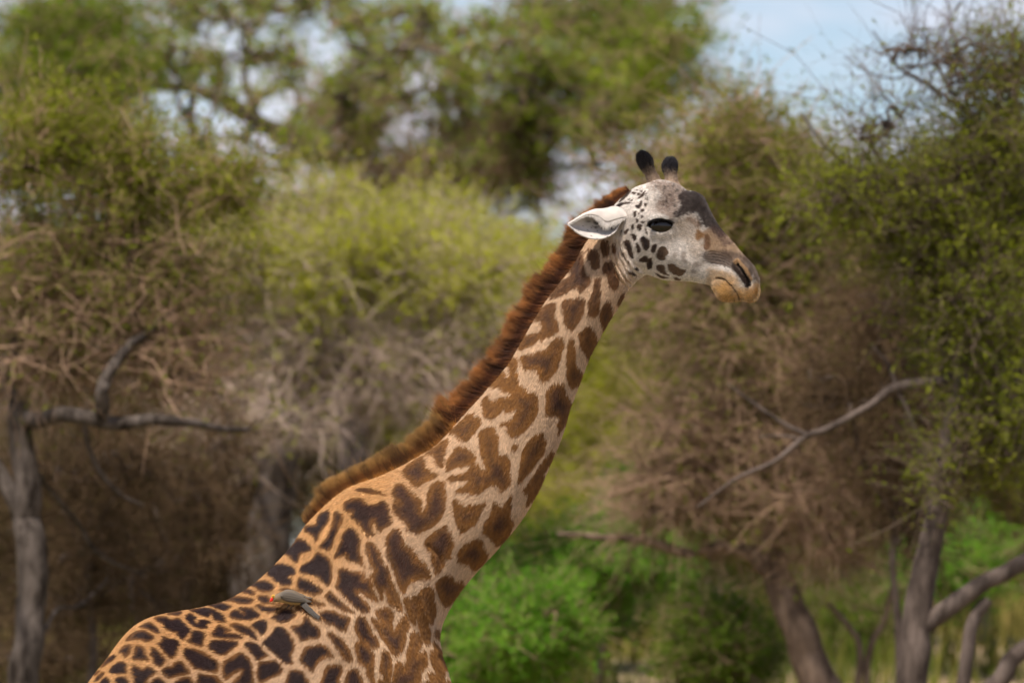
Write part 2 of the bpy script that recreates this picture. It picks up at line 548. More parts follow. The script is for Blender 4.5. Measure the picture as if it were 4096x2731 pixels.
# --- acacia with the stout leaning trunk above the giraffe's back
B = Tree(2, 45)
B.limb([(575, 1640), (582, 1480), (595, 1330), (622, 1190), (645, 1080), (652, 980), (622, 880), (560, 790), (520, 700)], [66, 62, 56, 48, 42, 33, 24, 16, 9], True)
B.limb([(650, 1010), (690, 900), (722, 800), (705, 700), (745, 600)], [26, 22, 18, 13, 8])
B.limb([(640, 1090), (560, 1010), (520, 930), (440, 880)], [15, 12, 9, 5])
B.limb([(670, 950), (780, 900), (900, 860), (1010, 780)], [14, 12, 9, 5])
for c in [(640, 830, 210, 110, 16, 1050, 1.3), (830, 840, 190, 95, 14, 950, 1.2), (1010, 790, 160, 80, 12, 800, 1.3), (960, 930, 150, 70, 10, 550, 1.0), (520, 900, 150, 90, 10, 520, 1.0)]:
    B.blob(*c[:4], nbr=c[4], ntw=c[5], nlf=c[6], v=.45, droop=.25, twl=.40)
for c in [(560, 590, 160, 80, 10, 520, 8, .62), (720, 640, 190, 85, 12, 620, 9, .7), (910, 610, 190, 90, 12, 640, 10, .78), (1090, 640, 160, 80, 10, 520, 10, .8)]:
    B.blob(*c[:4], nbr=c[4], ntw=c[5], nlf=c[6], v=c[7])
for c in [(430, 520, 140, 60, 9, 330, 7, .65), (330, 480, 140, 60, 9, 300, 6, .6), (800, 530, 150, 60, 10, 400, 8, .75), (1020, 540, 150, 55, 10, 380, 8, .75), (640, 720, 150, 70, 10, 420, 4, .6), (450, 780, 150, 80, 10, 420, 2.5, .5), (850, 730, 160, 70, 10, 450, 4, .7), (1130, 760, 120, 80, 9, 330, 5, .75)]:
    B.blob(*c[:4], nbr=c[4], ntw=c[5], nlf=c[6], v=c[7], twl=.36, d=47)
for c in [(500, 1010, 90, 60, 7, 150, .8), (700, 980, 100, 60, 8, 180, .8)]:
    B.blob(*c[:4], nbr=c[4], ntw=c[5], nlf=c[6], v=.5, twl=.36, d=43.6, dz=.7, droop=.3)
B.build('acacia_tree', 'stout acacia with ridged grey trunk and tangled bare twigs above the giraffe\'s back', M['leaf_yellow'], M['bark_mottled'], M['twig_grey'], group='acacia trees on the bank')

# --- tall spreading acacia whose canopy reaches over the others
Cc = Tree(3, 55)
Cc.limb([(815, 1700), (812, 1200), (808, 800), (820, 560), (802, 440), (790, 385)], [42, 40, 36, 32, 27, 22], True)
Cc.limb([(792, 392), (700, 332), (600, 286), (520, 236), (440, 206), (330, 188), (200, 150)], [22, 21, 19, 16, 13, 10, 6])
Cc.limb([(800, 425), (850, 300), (900, 180), (960, 90), (1000, 10)], [17, 15, 12, 9, 5])
Cc.limb([(812, 480), (950, 422), (1080, 392), (1200, 352), (1330, 300)], [18, 15, 12, 9, 5])
Cc.limb([(1080, 392), (1180, 285), (1290, 160), (1340, 80), (1460, 40)], [12, 11, 10, 8, 5])
Cc.limb([(600, 288), (560, 180), (580, 80), (640, -10)], [10, 8, 7, 5])
for c in [(70, 110, 190, 100, 14, 800, 15, .45, 53), (60, 235, 180, 60, 12, 560, 14, .5, 53), (250, 250, 120, 50, 9, 330, 13, .5, 53), (1400, 370, 110, 50, 8, 260, 8, .6, 54), (1200, 450, 90, 45, 7, 200, 6, .5, 54), (260, 60, 180, 70, 12, 640, 15, .42, 54), (270, 165, 150, 50, 9, 430, 14, .40, 53), (430, 40, 130, 45, 8, 330, 12, .4, 56),
          (1370, 260, 130, 60, 8, 190, 6, .7, 54), (640, 30, 140, 40, 8, 220, 9, .6, 56), (930, 120, 120, 60, 10, 380, 9, .75, 55), (840, 40, 150, 45, 9, 250, 9, .65, 56), (1010, 215, 130, 55, 10, 380, 9, .8, 54), (880, 230, 90, 40, 7, 150, 8, .75, 54),
          (1290, 40, 180, 60, 12, 520, 9, .35, 55), (1480, 50, 190, 65, 12, 560, 10, .42, 55), (1600, 95, 90, 45, 8, 330, 13, .55, 54), (1440, 130, 160, 40, 9, 470, 12, .5, 55), (1230, 170, 110, 50, 8, 360, 12, .7, 54),
          (1480, 215, 170, 50, 10, 520, 14, .75, 54), (1090, 130, 80, 45, 6, 110, 7, .7, 55), (1310, 280, 90, 35, 6, 170, 8, .6, 54)]:
    mid_ = 380 < c[0] < 1180 or 1300 < c[0] < 1420
    Cc.blob(*c[:4], nbr=c[4], ntw=int(c[5] * (.40 if mid_ else .7)), nlf=c[6] * (.5 if mid_ else .75), v=c[7], d=c[8], twl=.24 if mid_ else .32)
for c in [(1010, 430, 190, 55, 14, 1000, 1.6, .4), (1130, 380, 150, 60, 12, 850, 2.0, .4), (880, 450, 120, 50, 9, 480, 2.0, .4), (1180, 300, 110, 40, 8, 330, 3, .5), (760, 300, 70, 60, 7, 200, 2, .4), (850, 330, 70, 60, 7, 190, 2.5, .45)]:
    Cc.blob(*c[:4], nbr=c[4], ntw=c[5], nlf=c[6], v=c[7], d=54, twl=.34)
rr = np.random.default_rng(77)
for k in range(125):
    x, y = rr.uniform(390, 1230), rr.uniform(10, 400)
    open_ = (320 < x < 560 and 215 < y < 345) or (460 < x < 600 and 50 < y < 140) or (680 < x < 790 and 110 < y < 220) or (1000 < x < 1130 and 20 < y < 90)
    if open_ and rr.random() < .75:
        continue
    w = rr.uniform(26, 52)
    Cc.blob(x, y, w, w * rr.uniform(.35, .5), nbr=4, ntw=int(w * .8), nlf=4, v=.72 + rr.uniform(-.15, .25) - .25 * (y > 320), twl=.15, dz=.35, d=54 + rr.uniform(-1.5, 2), spread=.25)
for k in range(24):
    x, y = rr.uniform(1200, 1480), rr.uniform(170, 330)
    w = rr.uniform(26, 48)
    Cc.blob(x, y, w, w * .45, nbr=4, ntw=int(w * .8), nlf=4, v=.72, twl=.15, dz=.35, d=54 + rr.uniform(-1, 1), spread=.25)
Cc.build('acacia_tree', 'tall spreading acacia with dark crooked boughs and sky showing through its canopy', M['leaf_green'], M['bark_dark'], M['twig_brown'], group='acacia trees on the bank')

# --- acacia with several stems and a long dead bough, in front of the giraffe
D = Tree(4, 36)
D.limb([(2090, 1640), (2104, 1500), (2120, 1380), (2136, 1250), (2160, 1100), (2180, 980), (2205, 880)], [38, 35, 32, 28, 24, 20, 15], True)
D.limb([(2112, 1440), (2180, 1392), (2260, 1342), (2352, 1290), (2470, 1225)], [22, 22, 20, 19, 16])
D.limb([(2212, 1660), (2222, 1530), (2230, 1440), (2270, 1372)], [17, 16, 15, 13], True)
D.limb([(2230, 1660), (2300, 1545), (2352, 1492), (2460, 1420)], [23, 22, 20, 17], True)
D.limb([(2400, 820), (2300, 850), (2200, 868), (2062, 888), (2000, 930), (1900, 985), (1850, 1002), (1780, 1058), (1690, 1100), (1600, 1165)], [17, 16, 14, 12, 9, 8, 7, 5.5, 4, 2.5], wob=.2)
D.limb([(1856, 1000), (1800, 972), (1730, 925), (1670, 880)], [6.5, 6, 4.5, 2.5], wob=.2)
D.limb([(1840, 1008), (1790, 1000), (1745, 1003)], [4, 3, 2], wob=.2)
D.limb([(2058, 890), (2092, 960), (2125, 1050)], [6, 5, 3], wob=.2)
D.limb([(2060, 888), (2035, 830), (2000, 790)], [6, 5, 3], wob=.2)
D.limb([(2205, 890), (2215, 760), (2190, 620), (2120, 500), (2040, 400), (2000, 330)], [16, 14, 12, 10, 7, 4])
D.limb([(2215, 780), (2290, 600), (2340, 420), (2330, 250), (2352, 100)], [13, 12, 10, 8, 5])
D.limb([(2345, 350), (2230, 260), (2140, 200), (2060, 150), (2005, 70)], [8, 6, 5, 3.5, 2])
D.limb([(2200, 240), (2150, 130), (2180, 50), (2210, 0)], [4.5, 3.5, 2.5, 2])
D.limb([(2090, 170), (2050, 180), (1990, 165), (1940, 130)], [3, 2.5, 2, 1.4])
D.limb([(2110, 490), (2010, 420), (1900, 340), (1840, 260)], [6, 5, 4, 2])
for c in [(2170, 400, 170, 90, 12, 760, 7, .5), (2300, 330, 110, 110, 12, 620, 8, .5), (2270, 560, 130, 110, 13, 740, 9, .5), (2120, 560, 130, 90, 11, 560, 7, .45), (1960, 430, 150, 55, 10, 520, 8, .5),
          (2280, 780, 130, 110, 12, 620, 8, .45), (2200, 680, 120, 80, 10, 420, 7, .45), (2310, 980, 100, 160, 12, 640, 7, .5), (2200, 1090, 90, 90, 9, 300, 4, .45), (2320, 160, 70, 90, 9, 330, 6, .55)]:
    D.blob(*c[:4], nbr=c[4], ntw=c[5], nlf=c[6], v=c[7], droop=.1)
for c in [(2180, 150, 150, 90, 12, 190, 1.2), (2090, 110, 70, 60, 7, 60, .5), (2040, 260, 110, 60, 8, 130, 2.0)]:
    D.blob(*c[:4], nbr=c[4], ntw=c[5], nlf=c[6], v=.5, droop=-.3, twl=.5)
D.build('acacia_tree', 'acacia with several dark stems and one long bare bough in front of the giraffe\'s face', M['leaf_acacia'], M['bark_dark'], M['twig_mid'], group='acacia trees on the bank')
thorn(63, 2060, 38.5, [[(2060, 1250), (2080, 1000), (2060, 760)], [(2060, 1150), (2150, 1000), (2200, 850)], [(2060, 1200), (1980, 1050), (1950, 900)]],  # added shrub: its dark colour stands for the tree's own shaded interior
      [(2060, 720, 150, 110, 13, 650, .8), (2080, 900, 150, 100, 13, 600, .7), (2060, 1060, 150, 100, 12, 560, .7), (1930, 900, 120, 80, 10, 360, .6), (2170, 1000, 120, 110, 10, 420, 1.2), (2090, 1200, 110, 80, 9, 360, .9)], 'tangled twigs in shade tones inside the tree with the bare bough')

# --- leaning acacia with a mass of dead twigs
E = Tree(5, 40)
E.limb([(1905, 1660), (1872, 1540), (1842, 1450), (1802, 1352), (1762, 1292), (1690, 1255), (1590, 1268), (1480, 1240), (1376, 1232), (1280, 1225)], [47, 43, 40, 35, 27, 17, 13, 11, 8, 5], True)
E.limb([(1790, 1340), (1782, 1200), (1820, 1050), (1860, 900), (1840, 700), (1750, 550), (1690, 430)], [28, 25, 22, 19, 15, 11, 7])
E.limb([(1782, 1230), (1690, 1130), (1620, 1010), (1600, 880)], [16, 13, 10, 6])
E.limb([(1960, 1680), (1976, 1500), (1950, 1440), (1900, 1380)], [9, 8, 7, 5], True)
E.limb([(1988, 1680), (1992, 1510), (2032, 1422), (2050, 1350)], [9, 8, 7, 5], True)
for c in [(1640, 1090, 200, 90, 16, 1150, .8), (1760, 980, 190, 110, 16, 1150, .9), (1840, 1140, 170, 100, 14, 950, .8), (1560, 1000, 140, 80, 11, 650, 1.5), (1900, 1240, 140, 80, 11, 600, 1.2), (1500, 1130, 150, 60, 10, 480, .9),
          (1780, 800, 190, 100, 15, 1000, 3), (1690, 660, 180, 90, 14, 850, 5), (1900, 640, 170, 100, 13, 800, 6), (1950, 820, 120, 90, 10, 520, 1.5)]:
    E.blob(*c[:4], nbr=c[4], ntw=c[5], nlf=c[6], v=.42, droop=.5, twl=.48)
for c in [(1640, 330, 110, 50, 9, 400, 8, .55), (1780, 350, 130, 60, 10, 500, 8, .55), (1700, 440, 170, 55, 11, 560, 6, .5), (1850, 480, 140, 60, 10, 480, 7, .55), (1600, 520, 130, 70, 9, 420, 6, .6), (1720, 270, 70, 40, 6, 150, 5, .5)]:
    E.blob(*c[:4], nbr=c[4], ntw=c[5], nlf=c[6], v=c[7])
for c in [(1540, 420, 140, 70, 10, 420, 5, .55), (1480, 500, 130, 60, 9, 330, 5, .6), (1920, 540, 150, 70, 10, 450, 6, .5), (2060, 500, 140, 70, 10, 420, 6, .5), (2030, 650, 120, 80, 10, 380, 5, .45), (1590, 610, 140, 80, 10, 420, 4, .5), (1520, 720, 120, 90, 9, 330, 4, .55), (1640, 810, 150, 90, 11, 480, 3, .5), (1830, 420, 120, 60, 9, 330, 6, .55)]:
    E.blob(*c[:4], nbr=c[4], ntw=int(c[5] * 1.2), nlf=c[6] * .7, v=c[7], twl=.40, d=41.5)
E.build('acacia_tree', 'leaning acacia hung with a dense mass of dead brown twigs', M['leaf_acacia'], M['bark_brown'], M['twig_brown'], group='acacia trees on the bank')


# --- trees farther back that close the view
def far_tree(seed, x, top, half, d, mat, bark, twig, label, v, nlf=16, low=1250, twl=.5, n=9, ntw=300, cov=1.0):
    t = Tree(seed, d, leaf=.05)
    r = t.r
    t.limb([(x + r.uniform(-20, 20), 1600), (x + r.uniform(-15, 15), 1300), (x, (top + low) / 2), (x + r.uniform(-20, 20), top + 80)], [26, 22, 17, 8], True)
    for k in range(n):
        f = (k + .5) / n
        y = top + 50 + (low - top - 90) * f + r.uniform(-20, 20)
        w = half * (.55 + .45 * math.sin(math.pi * min(1, f + .18)))
        cx = x + r.uniform(-.45, .45) * half
        t.blob(cx, y, w * .75, (low - top) / n * 1.05, nbr=10, ntw=ntw, nlf=nlf, v=v + r.uniform(-.12, .12), twl=twl, spread=.30, d=d + r.uniform(-1.5, 1.5), dz=1.2)
    t.build('bushy_tree', label, mat, bark, twig, group='trees farther back')


far_tree(31, 30, 500, 200, 62, M['leaf_dry'], M['bark_dark'], M['twig_grey'], 'brown thorny tree behind the pale forked trunk', .62, 11)
far_tree(32, 330, 530, 220, 64, M['leaf_dry'], M['bark_dark'], M['twig_grey'], 'brown thorny tree behind the long level bough', .66, 10)
far_tree(33, 610, 500, 200, 66, M['leaf_dry'], M['bark_dark'], M['twig_grey'], 'dull brown thorny tree behind the stout trunk', .7, 10)
far_tree(34, 880, 500, 220, 68, M['leaf_yellow'], M['bark_dark'], M['twig_grey'], 'yellow green tree behind the bend of the giraffe\'s mane', .62, 13)
far_tree(35, 1150, 500, 200, 66, M['leaf_yellow'], M['bark_dark'], M['twig_brown'], 'pale green tree behind the upper mane', .82, 16)
far_tree(36, 1430, 560, 190, 62, M['leaf_yellow'], M['bark_dark'], M['twig_brown'], 'light green tree under the giraffe\'s chin', .70, 14, low=1330)
far_tree(37, 1640, 450, 200, 60, M['leaf_acacia'], M['bark_dark'], M['twig_brown'], 'olive tree behind the giraffe\'s muzzle', .62, 11)
far_tree(38, 1950, 470, 220, 58, M['leaf_acacia'], M['bark_dark'], M['twig_brown'], 'olive tree behind the long bare bough', .38, 9)
far_tree(39, 2250, 420, 220, 57, M['leaf_acacia'], M['bark_dark'], M['twig_brown'], 'olive tree behind the dark stems', .38, 11)
far_tree(40, 470, 980, 230, 58, M['leaf_dry'], M['bark_dark'], M['twig_shaded'], 'low brown thorn tree behind the giraffe\'s back', .12, 7, low=1560)  # this low tree and the next: canopy shade put into leaf and twig tones
far_tree(41, 150, 980, 230, 57, M['leaf_dry'], M['bark_dark'], M['twig_shaded'], 'low brown thorn tree beside the pale forked trunk', .12, 7, low=1560)


far_tree(42, 1130, 1130, 190, 74, M['leaf_dark'], M['bark_dark'], M['twig_brown'], 'low dark green tree behind the bushes at the giraffe\'s chest', .45, 13, low=1480, n=5)
far_tree(43, 1400, 1120, 210, 72, M['leaf_dark'], M['bark_dark'], M['twig_brown'], 'low dark green tree behind the level limb', .5, 13, low=1480, n=5)
far_tree(44, 1700, 1120, 210, 74, M['leaf_dark'], M['bark_dark'], M['twig_brown'], 'low dark green tree behind the leaning trunk', .5, 13, low=1480, n=5)
far_tree(45, 2000, 1120, 210, 71, M['leaf_dark'], M['bark_dark'], M['twig_brown'], 'low dark green tree behind the thin paired stems', .5, 13, low=1480, n=5)
far_tree(46, 2280, 1120, 210, 73, M['leaf_dark'], M['bark_dark'], M['twig_brown'], 'low dark green tree behind the forked dark stems', .5, 13, low=1480, n=5)

def copy_tree(o, dx, dy, label):
    r = o.copy(); COL.objects.link(r)
    r.location = (o.location.x + dx, o.location.y + dy, o.location.z + float(ground_h(o.location.x + dx, o.location.y + dy) - ground_h(o.location.x, o.location.y)))
    r['label'] = label
    for ch in list(o.children):
        c = ch.copy(); COL.objects.link(c); c.parent = r


by_x = {o['label']: o for o in COL.objects if o.get('category') == 'tree'}
copy_tree(by_x['brown thorny tree behind the pale forked trunk'], -3.6, 1.0, 'brown thorny tree beyond the pale forked trunk, past the rump')
copy_tree(by_x['brown thorny tree behind the long level bough'], -8.2, 2.5, 'second brown thorny tree beyond the pale forked trunk')
copy_tree(by_x['olive tree behind the dark stems'], 3.8, 1.5, 'olive tree past the dark stems')
copy_tree(by_x['olive tree behind the long bare bough'], 9.0, 3.0, 'second olive tree past the dark stems')

# --- green bushes on the bank
def bush(seed, x, y, rx, ry, d, mat, label, v, n=5, ntw=260, nlf=14, leaf=.05):
    t = Tree(seed, d, leaf=leaf, twig_r=.0035)
    r = t.r
    gp = fat(x, y, d); gz_ = float(ground_h(gp[0], gp[1]))
    t.limb([(x, y + ry * .8), (x + 8, y + ry * .3), (x, y)], [6, 5, 3], True)
    for k in range(4):
        t.limb([(x + r.uniform(-4, 4), y + ry * .7), (x + r.uniform(-.3, .3) * rx, y + ry * .2), (x + r.uniform(-.7, .7) * rx, y - ry * r.uniform(0, .6))], [4, 3, 2], False)
    for k in range(n):
        a = r.uniform(0, 2 * math.pi); q = math.sqrt(r.random()) * .6
        t.blob(x + math.cos(a) * q * rx, y + math.sin(a) * q * ry, rx * .55, ry * .55, nbr=9, ntw=ntw, nlf=nlf, v=v + r.uniform(-.2, .2), twl=.26, dz=.5, d=d + r.uniform(-.5, .5), spread=.3)
    t.build('bush', label, mat, M['bark_brown'], M['twig_brown'], cat='bush', group='green bushes on the bank')


bush(51, 1165, 1490, 190, 120, 40.5, M['leaf_bush'], 'vivid green leafy bush against the giraffe\'s chest', .62, 8, 420, 14)
bush(52, 1060, 1330, 130, 60, 56, M['leaf_bush'], 'small green bush behind the fold of the giraffe\'s chest', .45, 5, 260, 12)
bush(53, 1400, 1290, 170, 65, 46, M['leaf_bush'], 'deep green bush under the level limb of the leaning tree', .40, 7, 330, 13)
bush(54, 1620, 1510, 150, 100, 43, M['leaf_dark'], 'dull dark green bush beside the leaning trunk', .60, 8, 360, 12)
bush(55, 1380, 1390, 90, 50, 50, M['leaf_dark'], 'low dark bush between the green bushes', .15, 4, 260, 12)
bush(56, 2160, 1310, 100, 55, 50, M['leaf_bush'], 'green bush between the dark stems', .45, 5, 260, 12)
bush(57, 1980, 1450, 110, 70, 52, M['leaf_dark'], 'green bush between the leaning trunk and the thin stems', .75, 5, 240, 11)
bush(58, 1480, 1180, 150, 60, 58, M['leaf_bush'], 'green bush farther up the bank below the light green tree', .40, 5, 240, 12)

# --- grass on the bank
N = 60000
x = TR.uniform(-9, 9, N); y = TR.uniform(17, 75, N) ** 1.0
x = x * (y + 25) / 60
ok = vnoise(np.stack([x / 1.3, y / 1.3, 0 * x], -1)) > .40
x, y = x[ok], y[ok]; N = len(x)
z = ground_h(x, y) - .02
hgt = TR.uniform(.15, .55, N)
an = TR.uniform(0, np.pi, N); ln_ = TR.normal(0, .25, (N, 2))
wv = np.stack([np.cos(an), np.sin(an), 0 * an], -1) * .012
b0 = np.stack([x, y, z], -1); tip = b0 + np.stack([ln_[:, 0] * hgt, ln_[:, 1] * hgt, hgt], -1); md = b0 + (tip - b0) * .55 + np.array([0, 0, .02])
V = np.stack([b0 - wv, b0 + wv, md + wv * .8, tip, md - wv * .8], 1).reshape(-1, 3)
k = np.arange(N)[:, None] * 5
go = mesh_obj('grass', V, [k + np.array([[0, 1, 2, 4]]), k + np.array([[4, 2, 3]])], M['grass'], smooth=False)
tone = np.clip(vnoise(np.stack([x / 2.5, y / 2.5, 0 * x + 7], -1)) * .9 + TR.normal(0, .18, N), 0, 1)
add_val(go, np.repeat(tone, 5))
tag(go, 'dry and green grass growing on the bank under the trees', 'grass', kind='stuff')

